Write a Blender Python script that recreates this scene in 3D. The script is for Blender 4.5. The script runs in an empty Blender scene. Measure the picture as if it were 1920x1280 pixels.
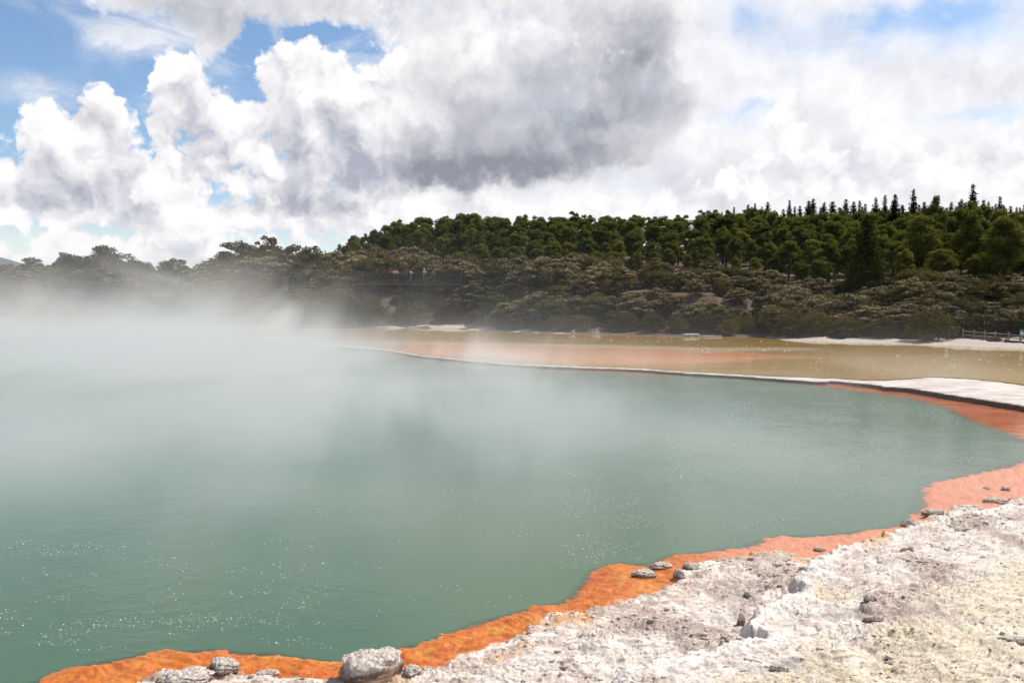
import bpy, bmesh, math, random
import numpy as np
from mathutils import Vector, Matrix
R = math.radians
random.seed(7)
rng = np.random.default_rng(11)
SC = bpy.context.scene
COL = SC.collection

# ------------------------------------------------------------------ camera
CAM_H, PITCH, FPX = 4.0, math.atan2(75, 1500), 1500.0
cam = bpy.data.cameras.new('camera')
cam.sensor_width = 36.0
cam.lens = 36.0 * FPX / 1920.0
cam.clip_end = 30000
cam_o = bpy.data.objects.new('camera', cam)
cam_o.location = (0, 0, CAM_H)
cam_o.rotation_euler = (math.pi / 2 - PITCH, 0, 0)
COL.objects.link(cam_o)
SC.camera = cam_o
SC.view_settings.view_transform = 'Standard'
SC.view_settings.look = 'None'
SC.view_settings.gamma = 1
SC.view_settings.exposure = 0.0
SC.cycles.use_denoising = True
SC.cycles.max_bounces = 6
SC.cycles.diffuse_bounces = 2
SC.cycles.glossy_bounces = 3
SC.cycles.transmission_bounces = 4
SC.cycles.transparent_max_bounces = 12
SC.cycles.volume_bounces = 2
SC.cycles.volume_max_steps = 256
SC.cycles.sample_clamp_indirect = 6

SUN_EL, SUN_AZ = R(53), R(62)          # azimuth measured from +Y towards +X
SKY_STRENGTH = 0.14


def px_dir(x, y):
    a, b = (x - 960) / FPX, (640 - y) / FPX
    c, s = math.cos(PITCH), math.sin(PITCH)
    return (a, c + b * s, -s + b * c)


def at_z(x, y, z=0.0):
    """the point of the plane z seen at the photograph's pixel x, y"""
    d = px_dir(x, y)
    t = (z - CAM_H) / d[2]
    return (d[0] * t, d[1] * t)


def at_d(x, y, dist):
    d = px_dir(x, y)
    t = dist / d[1]
    return (d[0] * t, dist, CAM_H + d[2] * t)


# ------------------------------------------------------------------ node writing helper
class NT:
    def __init__(self, tree):
        self.t = tree
        self.n = tree.nodes
        self.l = tree.links

    def node(self, kind, **props):
        n = self.n.new(kind)
        for k, v in props.items():
            setattr(n, k, v)
        return n

    def put(self, sock, v):
        if isinstance(v, S):
            self.l.new(v.s, sock)
        else:
            sock.default_value = v

    def math(self, op, a, b=None, c=None, clamp=False):
        n = self.node('ShaderNodeMath', operation=op)
        n.use_clamp = clamp
        for i, v in enumerate((a, b, c)):
            if v is not None:
                self.put(n.inputs[i], v)
        return S(self, n.outputs[0])

    def vmath(self, op, a, b=None):
        n = self.node('ShaderNodeVectorMath', operation=op)
        self.put(n.inputs[0], a)
        if b is not None:
            self.put(n.inputs[1], b)
        return S(self, n.outputs['Value' if op in ('DOT_PRODUCT', 'LENGTH', 'DISTANCE') else 'Vector'])

    def combine(self, x=0.0, y=0.0, z=0.0):
        n = self.node('ShaderNodeCombineXYZ')
        for i, v in enumerate((x, y, z)):
            self.put(n.inputs[i], v)
        return S(self, n.outputs[0])

    def split(self, v):
        n = self.node('ShaderNodeSeparateXYZ')
        self.put(n.inputs[0], v)
        return [S(self, o) for o in n.outputs]

    def noise(self, vec, scale, detail=4.0, rough=0.5, color=False, dist=0.0, dim='3D', lac=2.0):
        n = self.node('ShaderNodeTexNoise', noise_dimensions=dim)
        self.put(n.inputs['Vector'], vec)
        n.inputs['Scale'].default_value = scale
        n.inputs['Detail'].default_value = detail
        n.inputs['Roughness'].default_value = rough
        n.inputs['Lacunarity'].default_value = lac
        n.inputs['Distortion'].default_value = dist
        return S(self, n.outputs['Color' if color else 'Fac'])

    def voronoi(self, vec, scale, detail=0.0, rough=0.5, feature='F1', out='Distance', dim='3D', rand=1.0):
        n = self.node('ShaderNodeTexVoronoi', feature=feature, voronoi_dimensions=dim)
        self.put(n.inputs['Vector'], vec)
        n.inputs['Scale'].default_value = scale
        n.inputs['Randomness'].default_value = rand
        if 'Detail' in n.inputs:
            n.inputs['Detail'].default_value = detail
            n.inputs['Roughness'].default_value = rough
        return S(self, n.outputs[out])

    def step(self, v, lo, hi, a=0.0, b=1.0, kind='SMOOTHSTEP'):
        n = self.node('ShaderNodeMapRange', interpolation_type=kind)
        n.clamp = True
        self.put(n.inputs['Value'], v)
        self.put(n.inputs['From Min'], lo)
        self.put(n.inputs['From Max'], hi)
        self.put(n.inputs['To Min'], a)
        self.put(n.inputs['To Max'], b)
        return S(self, n.outputs['Result'])

    def mix(self, fac, a, b, kind='MIX'):
        n = self.node('ShaderNodeMix', data_type='RGBA', blend_type=kind)
        self.put(n.inputs['Factor'], fac)
        for s, v in ((n.inputs[6], a), (n.inputs[7], b)):
            if isinstance(v, S):
                self.l.new(v.s, s)
            else:
                s.default_value = tuple(v) + (1.0,) if len(v) == 3 else v
        return S(self, n.outputs[2])

    def attr(self, name, out='Fac'):
        n = self.node('ShaderNodeAttribute')
        n.attribute_name = name
        return S(self, n.outputs[out])

    def bump(self, height, strength=0.5, dist=0.05, normal=None):
        n = self.node('ShaderNodeBump')
        self.put(n.inputs['Height'], height)
        self.put(n.inputs['Strength'], strength)
        n.inputs['Distance'].default_value = dist
        if normal is not None:
            self.put(n.inputs['Normal'], normal)
        return S(self, n.outputs[0])


class S:
    def __init__(self, nt, s):
        self.nt, self.s = nt, s

    def __add__(self, o): return self.nt.math('ADD', self, o)
    __radd__ = __add__
    def __sub__(self, o): return self.nt.math('SUBTRACT', self, o)
    def __rsub__(self, o): return self.nt.math('SUBTRACT', o, self)
    def __mul__(self, o): return self.nt.math('MULTIPLY', self, o)
    __rmul__ = __mul__
    def __truediv__(self, o): return self.nt.math('DIVIDE', self, o)
    def max(self, o): return self.nt.math('MAXIMUM', self, o)
    def min(self, o): return self.nt.math('MINIMUM', self, o)
    def clamp(self): return self.nt.math('ADD', self, 0.0, clamp=True)


# ------------------------------------------------------------------ world: Nishita sky with cloud layers
world = bpy.data.worlds.new('World')
SC.world = world
world.use_nodes = True
wt = world.node_tree
wt.nodes.clear()
W = NT(wt)


def build_sky():
    sky = W.node('ShaderNodeTexSky', sky_type='NISHITA')
    sky.sun_disc = False
    sky.sun_elevation = SUN_EL
    sky.sun_rotation = SUN_AZ
    sky.altitude = 300
    sky.air_density = 1.15
    sky.dust_density = 0.25
    sky.ozone_density = 4.5
    blue = W.mix(1.0, S(W, sky.outputs[0]), (SKY_STRENGTH,) * 3, 'MULTIPLY')
    tc = W.node('ShaderNodeTexCoord')
    d = S(W, tc.outputs['Generated'])
    x, y, z = W.split(d)
    az = W.math('ARCTAN2', x, y)
    el = W.math('ARCSINE', z)
    p0 = W.combine(az, el, 0.0)
    n1 = W.noise(p0, 5.0, 4.0, 0.55, color=True, dim='2D')
    n2 = W.noise(p0, 22.0, 4.0, 0.6, color=True, dim='2D')
    n1v = W.vmath('SUBTRACT', n1, (0.5, 0.5, 0.5))
    n2v = W.vmath('SUBTRACT', n2, (0.5, 0.5, 0.5))

    def warped(k1, k2):
        q = W.vmath('ADD', p0, W.vmath('MULTIPLY', n1v, (k1, k1, 0)))
        return W.vmath('ADD', q, W.vmath('MULTIPLY', n2v, (k2, k2 * 0.8, 0)))

    hard = warped(0.040, 0.034)
    soft = warped(0.085, 0.045)
    calm = warped(0.055, 0.022)

    def local(p, cx, cy, rx, ry):
        dx, dy, dz = px_dir(cx, cy)
        c = (math.atan2(dx, dy), math.atan2(dz, math.hypot(dx, dy)), 0)
        v = W.vmath('MULTIPLY', W.vmath('SUBTRACT', p, c), (FPX / rx, FPX / ry, 0))
        return W.vmath('DOT_PRODUCT', v, v)

    def blobs(p, lst, k=0.25):
        f = None
        for b in lst:
            q = 1.0 - local(p, *b)
            f = q if f is None else W.math('SMOOTH_MAX', f, q, k)
        return f

    def dabs(p, lst):
        """soft rounded patches, added up"""
        f = None
        for b in lst:
            q = W.math('EXPONENT', local(p, *b[:4]) * -1.0)
            if len(b) > 4:
                q = q * b[4]
            f = q if f is None else f + q
        return f

    # cauliflower relief, looked up twice for a lit side towards the sun
    def relief(p):
        pw = W.vmath('ADD', p, W.vmath('MULTIPLY', n2v, (0.035, 0.035, 0.0)))
        a = W.voronoi(pw, 13.0, 3.0, 0.6, feature='F1', dim='2D')
        b = W.noise(p, 9.0, 6.0, 0.6, dim='2D')
        return (0.62 - a) * 0.85 + b * 1.0

    h0 = relief(p0)
    h1 = relief(W.vmath('ADD', p0, (0.010, 0.018, 0.0)))
    lit = h0 - h1                       # > 0 where the relief falls towards the sun
    fine = W.noise(p0, 40.0, 6.0, 0.66, dim='2D') - 0.5
    big = W.noise(p0, 3.3, 4.0, 0.55, dim='2D') - 0.5
    mid = W.noise(p0, 9.0, 6.0, 0.6, dim='2D') - 0.5
    streak = W.noise(W.vmath('MULTIPLY', p0, (1.0, 2.6, 1.0)), 5.0, 7.0, 0.65, dist=0.5, dim='2D')
    puff = h0 - 0.60
    WHITE = (1.03, 1.01, 1.02)

    def tone(l, dark, white=WHITE):
        return W.mix(l.clamp(), dark, white)

    # thin high veil and the bright overcast sheet on the right
    holes = dabs(soft, [(1560, 80, 160, 42, .62), (1425, 30, 50, 40, .6), (1890, 25, 90, 50, .6), (1720, 30, 130, 22, .55), (1870, 235, 70, 11, .8),
                        (1195, 165, 50, 26, .55), (1390, 235, 60, 16, .6), (1180, 330, 40, 10, .5)])
    sheet = blobs(soft, [(1720, 240, 640, 430), (1250, 380, 420, 140), (1250, 140, 260, 270), (860, 360, 260, 150), (820, 200, 150, 170)])
    a_sheet = W.step(sheet + (streak - 0.5) * 1.0, -0.2, 0.7, 0.0, 0.97) * (1.0 - (holes * W.step(streak + mid * 0.5, 0.32, 0.62, 0.45, 1.05)).clamp())
    wisps = dabs(soft, [(270, 80, 120, 30, .8), (240, 95, 60, 26, .8), (70, 165, 60, 24, .9), (430, 160, 90, 60, .9), (60, 12, 140, 16, .5), (700, 110, 160, 80), (300, 215, 40, 30, .5), (350, 30, 160, 40)])
    a_wisp = (wisps * W.step(streak, 0.40, 0.72)).clamp() * 0.75
    low = W.step(el + big * 0.04, 0.03, 0.13, 0.55, 0.0)
    a0 = a_sheet.max(a_wisp).max(low)
    s_sh = dabs(calm, [(1550, 300, 60, 36, 1.0), (1450, 340, 120, 40, .7), (1850, 205, 110, 40, .6), (1300, 320, 110, 50, .8), (1800, 330, 110, 30, .6), (1680, 150, 200, 30, .25)])
    l0 = 0.91 + lit * 0.34 + fine * 0.14 + mid * 0.36 - s_sh * 0.34
    col = W.mix(a0, blue, tone(l0, (0.50, 0.52, 0.60)))

    # low banks of cumulus along the horizon
    bank = blobs(hard, [(150, 470, 110, 40), (330, 455, 170, 50), (540, 430, 170, 60), (720, 410, 160, 50), (900, 392, 180, 34),
                        (1150, 385, 180, 34), (1330, 370, 110, 30), (1500, 335, 190, 55), (1480, 230, 45, 60), (1800, 330, 190, 60), (1180, 420, 300, 40), (430, 500, 420, 40)])
    a1 = W.step(bank + puff * 1.2 + fine * 0.9, -0.10, 0.30)
    l1 = 0.80 + lit * 0.85 + fine * 0.22 + mid * 0.3 + W.step(bank + puff * 1.2, 0.0, 0.8, 0.14, -0.06)
    col = W.mix(a1, col, tone(l1, (0.50, 0.53, 0.62)))

    # the heaped cumulus of the left half, one tower after another
    def tower(col, lst, shade, edge=0.22, dark=(0.44, 0.46, 0.55), amp=0.52):
        f = blobs(hard, lst) + puff * 1.05 + fine * 0.75
        a = W.step(f, -0.06, edge)
        l = 0.82 + lit * 1.0 + fine * 0.22 + W.step(f, 0.05, 0.85, 0.15, -0.05) - dabs(calm, shade) * amp
        return W.mix(a, col, tone(l, dark))

    col = tower(col, [(420, 320, 200, 100), (280, 370, 160, 75), (450, 270, 90, 60), (520, 400, 200, 60), (470, 250, 80, 60)], [(430, 340, 100, 60, .4), (300, 400, 90, 40, .5), (470, 270, 60, 50, .2)])
    col = tower(col, [(555, 165, 96, 92), (640, 195, 110, 110), (590, 270, 165, 140), (460, 220, 70, 60), (690, 320, 150, 110), (715, 150, 100, 100), (560, 370, 210, 62)],
                [(560, 245, 80, 40, .35), (640, 320, 110, 70, .75), (520, 350, 90, 50, .5), (600, 395, 140, 26, .8), (690, 270, 60, 80, .3), (700, 360, 90, 50, .5), (480, 215, 40, 40, .2)])
    col = tower(col, [(330, 160, 50, 62), (352, 240, 72, 105), (345, 330, 100, 95), (300, 270, 40, 60)],
                [(372, 280, 40, 70, .55), (340, 320, 70, 50, .35), (370, 200, 30, 50, .25)])
    col = tower(col, [(140, 255, 108, 100), (60, 325, 105, 120), (200, 325, 105, 120), (100, 390, 200, 66), (230, 410, 120, 50)],
                [(60, 360, 110, 30, .75), (200, 355, 90, 34, .7), (120, 300, 60, 40, .2), (240, 300, 50, 50, .3), (90, 395, 140, 24, .3)])
    col = tower(col, [(480, 300, 72, 46), (430, 330, 100, 44), (505, 320, 46, 34), (330, 360, 110, 34), (420, 390, 150, 40), (60, 410, 110, 24)],
                [(430, 385, 90, 22, .45), (520, 350, 50, 16, .4), (260, 430, 100, 16, .8), (380, 430, 60, 20, .7)], 0.45, (0.55, 0.57, 0.64))

    # the big grey cloud in the middle and the shreds along the top edge
    grey = blobs(soft, [(930, 120, 250, 200), (960, 265, 262, 105), (850, 325, 140, 55), (1120, 60, 220, 170), (1180, 225, 150, 85), (1010, -40, 330, 130),
                        (430, 10, 180, 66), (415, 80, 62, 50), (640, 10, 190, 62), (300, -20, 170, 52), (770, 80, 100, 100)])
    pock = dabs(hard, [(745, 105, 22, 18), (625, 75, 36, 20), (480, 92, 26, 40), (590, 60, 40, 12, .8), (450, 115, 26, 24)])
    a4 = W.step(grey + puff * 0.50 + fine * 0.65 - pock * 1.1, -0.22, 0.58, 0.0, 0.96)
    g4 = dabs(calm, [(880, 330, 200, 60, .50), (960, 260, 220, 110, .34), (1130, 270, 150, 70, .22), (1150, 90, 150, 120, .34), (1040, 180, 170, 90, .18), (820, 200, 90, 90, .22),
                     (420, 45, 110, 55, .40), (330, 10, 80, 30, .25), (640, 20, 150, 30, .22), (880, 352, 150, 26, .30), (1010, 315, 140, 40, .28), (780, 300, 70, 80, .30), (1190, 180, 110, 100, .30), (1230, 60, 90, 90, .25)])
    w4 = dabs(hard, [(1090, 110, 34, 50, .30), (1150, 98, 40, 10, .22), (1000, 50, 80, 60, .12), (690, 60, 90, 70, .18), (870, 110, 60, 60, .12), (1060, 130, 20, 40, .2)])
    edge4 = W.step(grey + puff * 0.5 + fine * 0.5, 0.0, 0.55, 0.22, 0.0)
    l4 = 0.82 + lit * 0.28 + fine * 0.09 + mid * 0.16 + edge4 - g4 * 0.80 + w4 * W.step(mid + fine, -0.12, 0.2, 0.3, 1.5)
    col = W.mix(a4, col, tone(l4, (0.27, 0.29, 0.355)))

    bg = W.node('ShaderNodeBackground')
    W.put(bg.inputs['Color'], W.mix(1.0, col, (1 / SKY_STRENGTH,) * 3, 'MULTIPLY'))
    bg.inputs['Strength'].default_value = SKY_STRENGTH
    # overhead and behind the viewer: unseen grey cloud cover, brightness set for fill light
    cover = W.step(W.noise(d, 4.0, 4.0, 0.6), 0.36, 0.56, 0.0, 0.92)
    rest = W.mix(cover, blue, (0.40, 0.40, 0.41))
    rest = W.mix(W.step(el, -0.02, -0.005), (0.25, 0.27, 0.28), rest)
    bg2 = W.node('ShaderNodeBackground')
    W.put(bg2.inputs['Color'], W.mix(1.0, rest, (1 / SKY_STRENGTH,) * 3, 'MULTIPLY'))
    bg2.inputs['Strength'].default_value = SKY_STRENGTH
    away = W.step(el, 0.45, 0.62).max(W.step(W.math('ABSOLUTE', az), 0.85, 1.1)).max(W.step(el, 0.0, -0.01))
    mx = W.node('ShaderNodeMixShader')
    W.put(mx.inputs[0], away)
    wt.links.new(bg.outputs[0], mx.inputs[1])
    wt.links.new(bg2.outputs[0], mx.inputs[2])
    out = W.node('ShaderNodeOutputWorld')
    wt.links.new(mx.outputs[0], out.inputs[0])
    world.cycles.sampling_method = 'MANUAL'
    world.cycles.sample_map_resolution = 512


build_sky()

sun = bpy.data.lights.new('sun', 'SUN')
sun.energy = 5.0
sun.angle = R(0.5)
sun.color = (1.0, 0.94, 0.85)
sun_o = bpy.data.objects.new('sun', sun)
sd = Vector((math.sin(SUN_AZ) * math.cos(SUN_EL), math.cos(SUN_AZ) * math.cos(SUN_EL), math.sin(SUN_EL)))
sun_o.rotation_euler = (-sd).to_track_quat('-Z', 'Y').to_euler()
sun_o.location = sd * 60
COL.objects.link(sun_o)


# ------------------------------------------------------------------ numeric helpers
def _hash(ix, iy, seed):
    h = (ix.astype(np.int64) * 374761393 + iy.astype(np.int64) * 668265263 + seed * 1442695041) & 0xFFFFFFFF
    h = ((h ^ (h >> 13)) * 1274126177) & 0xFFFFFFFF
    return ((h ^ (h >> 16)) & 0xFFFFFF) / float(0xFFFFFF)


def perlin(x, y, seed=0):
    ix, iy = np.floor(x), np.floor(y)
    fx, fy = x - ix, y - iy
    u, v = fx * fx * fx * (fx * (fx * 6 - 15) + 10), fy * fy * fy * (fy * (fy * 6 - 15) + 10)

    def g(dx, dy):
        a = _hash(ix + dx, iy + dy, seed) * 2 * np.pi
        return np.cos(a) * (fx - dx) + np.sin(a) * (fy - dy)
    a = g(0, 0) * (1 - u) + g(1, 0) * u
    b = g(0, 1) * (1 - u) + g(1, 1) * u
    return (a * (1 - v) + b * v) * 1.5


def fbm(x, y, octaves=4, seed=0, gain=0.5):
    s, a = 0.0, 1.0
    for k in range(octaves):
        s = s + a * perlin(x * 2 ** k + 17.3 * k, y * 2 ** k - 9.1 * k, seed + k * 13)
        a *= gain
    return s


def worley(x, y, seed=0):
    ix, iy = np.floor(x), np.floor(y)
    best = np.full(np.shape(x), 9.0)
    for dx in (-1, 0, 1):
        for dy in (-1, 0, 1):
            cx, cy = ix + dx, iy + dy
            px = cx + _hash(cx, cy, seed)
            py = cy + _hash(cx, cy, seed + 77)
            best = np.minimum(best, (px - x) ** 2 + (py - y) ** 2)
    return np.sqrt(best)


def sstep(v, lo, hi):
    t = np.clip((v - lo) / (hi - lo), 0, 1)
    return t * t * (3 - 2 * t)


def dist_line(x, y, pts):
    best = np.full(np.shape(x), 1e18)
    for (ax, ay), (bx, by) in zip(pts[:-1], pts[1:]):
        ex, ey = bx - ax, by - ay
        t = np.clip(((x - ax) * ex + (y - ay) * ey) / (ex * ex + ey * ey + 1e-12), 0, 1)
        best = np.minimum(best, (x - ax - t * ex) ** 2 + (y - ay - t * ey) ** 2)
    return np.sqrt(best)


def inside(x, y, poly):
    c = np.zeros(np.shape(x), bool)
    for (ax, ay), (bx, by) in zip(poly, poly[1:] + poly[:1]):
        if ay == by:
            continue
        hit = ((ay > y) != (by > y)) & (x < (bx - ax) * (y - ay) / (by - ay) + ax)
        c ^= hit
    return c


def sdist(x, y, poly):
    """positive inside the polygon"""
    x, y = np.asarray(x, float), np.asarray(y, float)
    d = dist_line(x, y, poly + poly[:1])
    return np.where(inside(x, y, poly), d, -d)


def smooth_line(pts, n=6):
    out = []
    P = [pts[0]] + list(pts) + [pts[-1]]
    for i in range(1, len(P) - 2):
        p0, p1, p2, p3 = (np.array(P[i + k], float) for k in (-1, 0, 1, 2))
        for k in range(n):
            t = k / n
            out.append(tuple(0.5 * (2 * p1 + (p2 - p0) * t + (2 * p0 - 5 * p1 + 4 * p2 - p3) * t * t + (3 * p1 - p0 - 3 * p2 + p3) * t ** 3)))
    out.append(tuple(pts[-1]))
    return out


# ------------------------------------------------------------------ mesh helpers
def mesh_arrays(name, verts, faces, mats=(), smooth=False, attrs=None, mat_idx=None):
    """verts (n,3); faces (m,k) of one size, or a list of such arrays"""
    me = bpy.data.meshes.new(name)
    verts = np.asarray(verts, np.float32)
    fl = faces if isinstance(faces, list) else [faces]
    fl = [np.asarray(f, np.int32) for f in fl if len(f)]
    loops = np.concatenate([f.ravel() for f in fl])
    sizes = np.concatenate([np.full(len(f), f.shape[1], np.int32) for f in fl])
    starts = np.concatenate([[0], np.cumsum(sizes)[:-1]]).astype(np.int32)
    me.vertices.add(len(verts))
    me.vertices.foreach_set('co', verts.ravel())
    me.loops.add(len(loops))
    me.loops.foreach_set('vertex_index', loops)
    me.polygons.add(len(sizes))
    me.polygons.foreach_set('loop_start', starts)
    me.polygons.foreach_set('loop_total', sizes)
    if smooth:
        me.polygons.foreach_set('use_smooth', np.ones(len(sizes), bool))
    for m in mats:
        me.materials.append(m)
    if mat_idx is not None:
        me.polygons.foreach_set('material_index', np.asarray(mat_idx, np.int32))
    for k, (dom, val) in (attrs or {}).items():
        a = me.attributes.new(k, 'FLOAT', dom)
        a.data.foreach_set('value', np.asarray(val, np.float32).ravel())
    me.update(calc_edges=True)
    me.validate()
    return me


def link(name, me, parent=None, loc=(0, 0, 0)):
    o = bpy.data.objects.new(name, me)
    o.location = loc
    COL.objects.link(o)
    if parent is not None:
        o.parent = parent
    return o


def tag(o, label=None, cat=None, group=None, kind=None):
    if label: o['label'] = label
    if cat: o['category'] = cat
    if group: o['group'] = group
    if kind: o['kind'] = kind
    return o


def empty(name, loc=(0, 0, 0), rz=0.0, sc=1.0):
    o = bpy.data.objects.new(name, None)
    o.empty_display_size = 0.3
    o.location = loc
    o.rotation_euler = (0, 0, rz)
    o.scale = (sc, sc, sc) if isinstance(sc, (int, float)) else sc
    COL.objects.link(o)
    return o


class MB:
    """collects tubes, boxes and free faces and links them as one mesh"""
    def __init__(self):
        self.v, self.f = [], []

    def tube(self, pts, radii, sides=6, cap=True):
        pts = [Vector(p) for p in pts]
        rings = []
        for i, p in enumerate(pts):
            t = (pts[min(i + 1, len(pts) - 1)] - pts[max(i - 1, 0)])
            t = t.normalized() if t.length > 1e-9 else Vector((0, 0, 1))
            u = t.cross(Vector((0.31, 0.95, 0.05)))
            u = u.normalized() if u.length > 1e-6 else Vector((1, 0, 0))
            w = t.cross(u)
            r = radii[i] if hasattr(radii, '__len__') else radii
            ring = []
            for k in range(sides):
                a = 2 * math.pi * k / sides
                ring.append(len(self.v))
                self.v.append(p + (u * math.cos(a) + w * math.sin(a)) * r)
            rings.append(ring)
        for a, b in zip(rings[:-1], rings[1:]):
            for k in range(sides):
                self.f.append((a[k], a[(k + 1) % sides], b[(k + 1) % sides], b[k]))
        if cap:
            self.f.append(tuple(reversed(rings[0])))
            self.f.append(tuple(rings[-1]))
        return self

    def box(self, c, size, rz=0.0):
        c = Vector(c)
        hx, hy, hz = size[0] / 2, size[1] / 2, size[2] / 2
        m = Matrix.Rotation(rz, 3, 'Z')
        b = len(self.v)
        for sx in (-1, 1):
            for sy in (-1, 1):
                for sz in (-1, 1):
                    self.v.append(c + m @ Vector((sx * hx, sy * hy, sz * hz)))
        for q in ((0, 1, 3, 2), (4, 6, 7, 5), (0, 4, 5, 1), (2, 3, 7, 6), (0, 2, 6, 4), (1, 5, 7, 3)):
            self.f.append(tuple(b + i for i in q))
        return self

    def mesh(self, name, mat, smooth=False, bevel=0.0):
        me = bpy.data.meshes.new(name)
        me.from_pydata([tuple(v) for v in self.v], [], self.f)
        if bevel:
            bm = bmesh.new()
            bm.from_mesh(me)
            bmesh.ops.bevel(bm, geom=bm.edges[:], offset=bevel, segments=1, affect='EDGES')
            bm.to_mesh(me)
            bm.free()
        me.materials.append(mat)
        if smooth:
            me.polygons.foreach_set('use_smooth', np.ones(len(me.polygons), bool))
        me.update()
        return me

    def build(self, name, mat, parent=None, smooth=False, bevel=0.0, loc=(0, 0, 0)):
        return link(name, self.mesh(name, mat, smooth, bevel), parent, loc)


# ------------------------------------------------------------------ materials
def new_mat(name):
    m = bpy.data.materials.new(name)
    m.use_nodes = True
    m.node_tree.nodes.clear()
    return m, NT(m.node_tree)


def finish(nt, shader, vol=None):
    out = nt.node('ShaderNodeOutputMaterial')
    if shader is not None:
        nt.l.new(shader, out.inputs['Surface'])
    if vol is not None:
        nt.l.new(vol, out.inputs['Volume'])


def principled(nt, color, rough=0.7, normal=None, spec=0.5, **kw):
    b = nt.node('ShaderNodeBsdfPrincipled')
    if isinstance(color, S):
        nt.put(b.inputs['Base Color'], color)
    else:
        b.inputs['Base Color'].default_value = tuple(color) + (1,)
    nt.put(b.inputs['Roughness'], rough)
    nt.put(b.inputs['Specular IOR Level'], spec)
    if normal is not None:
        nt.put(b.inputs['Normal'], normal)
    for k, v in kw.items():
        nt.put(b.inputs[k], v)
    return b.outputs[0]


def coords(nt, which='Object'):
    return S(nt, nt.node('ShaderNodeTexCoord').outputs[which])


def mat_simple(name, c1, c2, scale=8.0, rough=0.75, bump=0.3, bdist=0.01):
    m, t = new_mat(name)
    p = coords(t)
    n = t.noise(p, scale, 6, 0.6)
    col = t.mix(t.step(n, 0.3, 0.7), c1, c2)
    finish(t, principled(t, col, rough, t.bump(n, bump, bdist)))
    return m


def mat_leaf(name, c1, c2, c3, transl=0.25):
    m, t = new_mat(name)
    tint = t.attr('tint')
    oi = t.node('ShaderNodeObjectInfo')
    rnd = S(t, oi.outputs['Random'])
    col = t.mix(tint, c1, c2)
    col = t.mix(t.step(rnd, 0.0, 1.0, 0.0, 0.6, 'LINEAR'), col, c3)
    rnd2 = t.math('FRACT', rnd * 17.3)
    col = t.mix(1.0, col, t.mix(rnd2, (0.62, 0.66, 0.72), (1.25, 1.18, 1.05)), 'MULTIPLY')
    d = t.node('ShaderNodeBsdfDiffuse')
    t.put(d.inputs['Color'], col)
    tr = t.node('ShaderNodeBsdfTranslucent')
    t.put(tr.inputs['Color'], t.mix(1.0, col, (1.0, 1.05, 0.6), 'MULTIPLY'))
    mx = t.node('ShaderNodeMixShader')
    mx.inputs[0].default_value = transl
    t.l.new(d.outputs[0], mx.inputs[1])
    t.l.new(tr.outputs[0], mx.inputs[2])
    finish(t, mx.outputs[0])
    return m


M = {}
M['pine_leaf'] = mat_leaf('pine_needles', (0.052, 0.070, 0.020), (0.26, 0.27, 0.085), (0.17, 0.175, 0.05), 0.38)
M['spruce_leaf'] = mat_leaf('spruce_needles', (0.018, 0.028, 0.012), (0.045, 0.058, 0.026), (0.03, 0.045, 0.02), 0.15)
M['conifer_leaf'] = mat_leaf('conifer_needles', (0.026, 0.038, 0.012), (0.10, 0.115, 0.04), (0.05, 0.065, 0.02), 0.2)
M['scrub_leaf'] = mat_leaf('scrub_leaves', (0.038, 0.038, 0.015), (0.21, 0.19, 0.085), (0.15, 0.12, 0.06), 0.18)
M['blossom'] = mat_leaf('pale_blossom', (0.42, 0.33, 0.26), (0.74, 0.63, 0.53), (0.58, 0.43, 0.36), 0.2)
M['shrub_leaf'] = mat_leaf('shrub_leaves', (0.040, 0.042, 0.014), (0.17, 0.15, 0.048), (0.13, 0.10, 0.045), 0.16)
M['bark'] = mat_simple('bark', (0.045, 0.032, 0.022), (0.11, 0.085, 0.062), 6, 0.9)
M['grey_bark'] = mat_simple('weathered_bark', (0.10, 0.085, 0.07), (0.22, 0.19, 0.16), 8, 0.9)
M['bleached_wood'] = mat_simple('bleached_wood', (0.45, 0.40, 0.35), (0.68, 0.63, 0.57), 9, 0.8)
M['dark_timber'] = mat_simple('dark_timber', (0.010, 0.013, 0.014), (0.026, 0.031, 0.031), 5, 0.6)
M['rail_timber'] = mat_simple('rail_timber', (0.07, 0.08, 0.078), (0.15, 0.16, 0.155), 5, 0.6)
M['fence_timber'] = mat_simple('fence_timber', (0.16, 0.13, 0.12), (0.32, 0.27, 0.25), 7, 0.8)


# ------------------------------------------------------------------ the lie of the land (world curves read from photograph landmarks)
LEDGE_Z, OCHRE_Z = 0.125, 0.085
# boundary between opaque pool water and the orange shelf
near_edge_px = [(-250, 1330), (60, 1282), (110, 1263), (165, 1247), (225, 1236), (275, 1226), (340, 1224), (400, 1218), (455, 1225), (520, 1227), (580, 1238), (640, 1243),
                (690, 1240), (738, 1224), (765, 1213), (785, 1212), (815, 1200), (900, 1168), (960, 1152), (1005, 1138), (1050, 1132), (1072, 1120),
                (1095, 1093), (1112, 1070), (1160, 1058), (1215, 1060), (1262, 1042), (1300, 1038), (1400, 1026), (1440, 1012), (1470, 1005), (1530, 1007), (1600, 999), (1650, 992),
                (1692, 984), (1722, 962), (1738, 948), (1730, 925), (1742, 907), (1800, 895), (1850, 884), (1920, 868), (2000, 852)]
far_edge_px = [(2040, 842), (1985, 834), (1920, 824), (1870, 806), (1820, 787), (1760, 760), (1700, 745), (1640, 737), (1540, 724), (1450, 715), (1330, 707), (1190, 701), (1000, 692),
               (850, 681), (720, 665), (620, 654), (560, 648), (430, 641), (300, 637), (100, 634), (-150, 634), (-420, 645), (-800, 700)]
near_edge = [at_z(*p) for p in near_edge_px]
far_edge = [at_z(*p) for p in far_edge_px]
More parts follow.
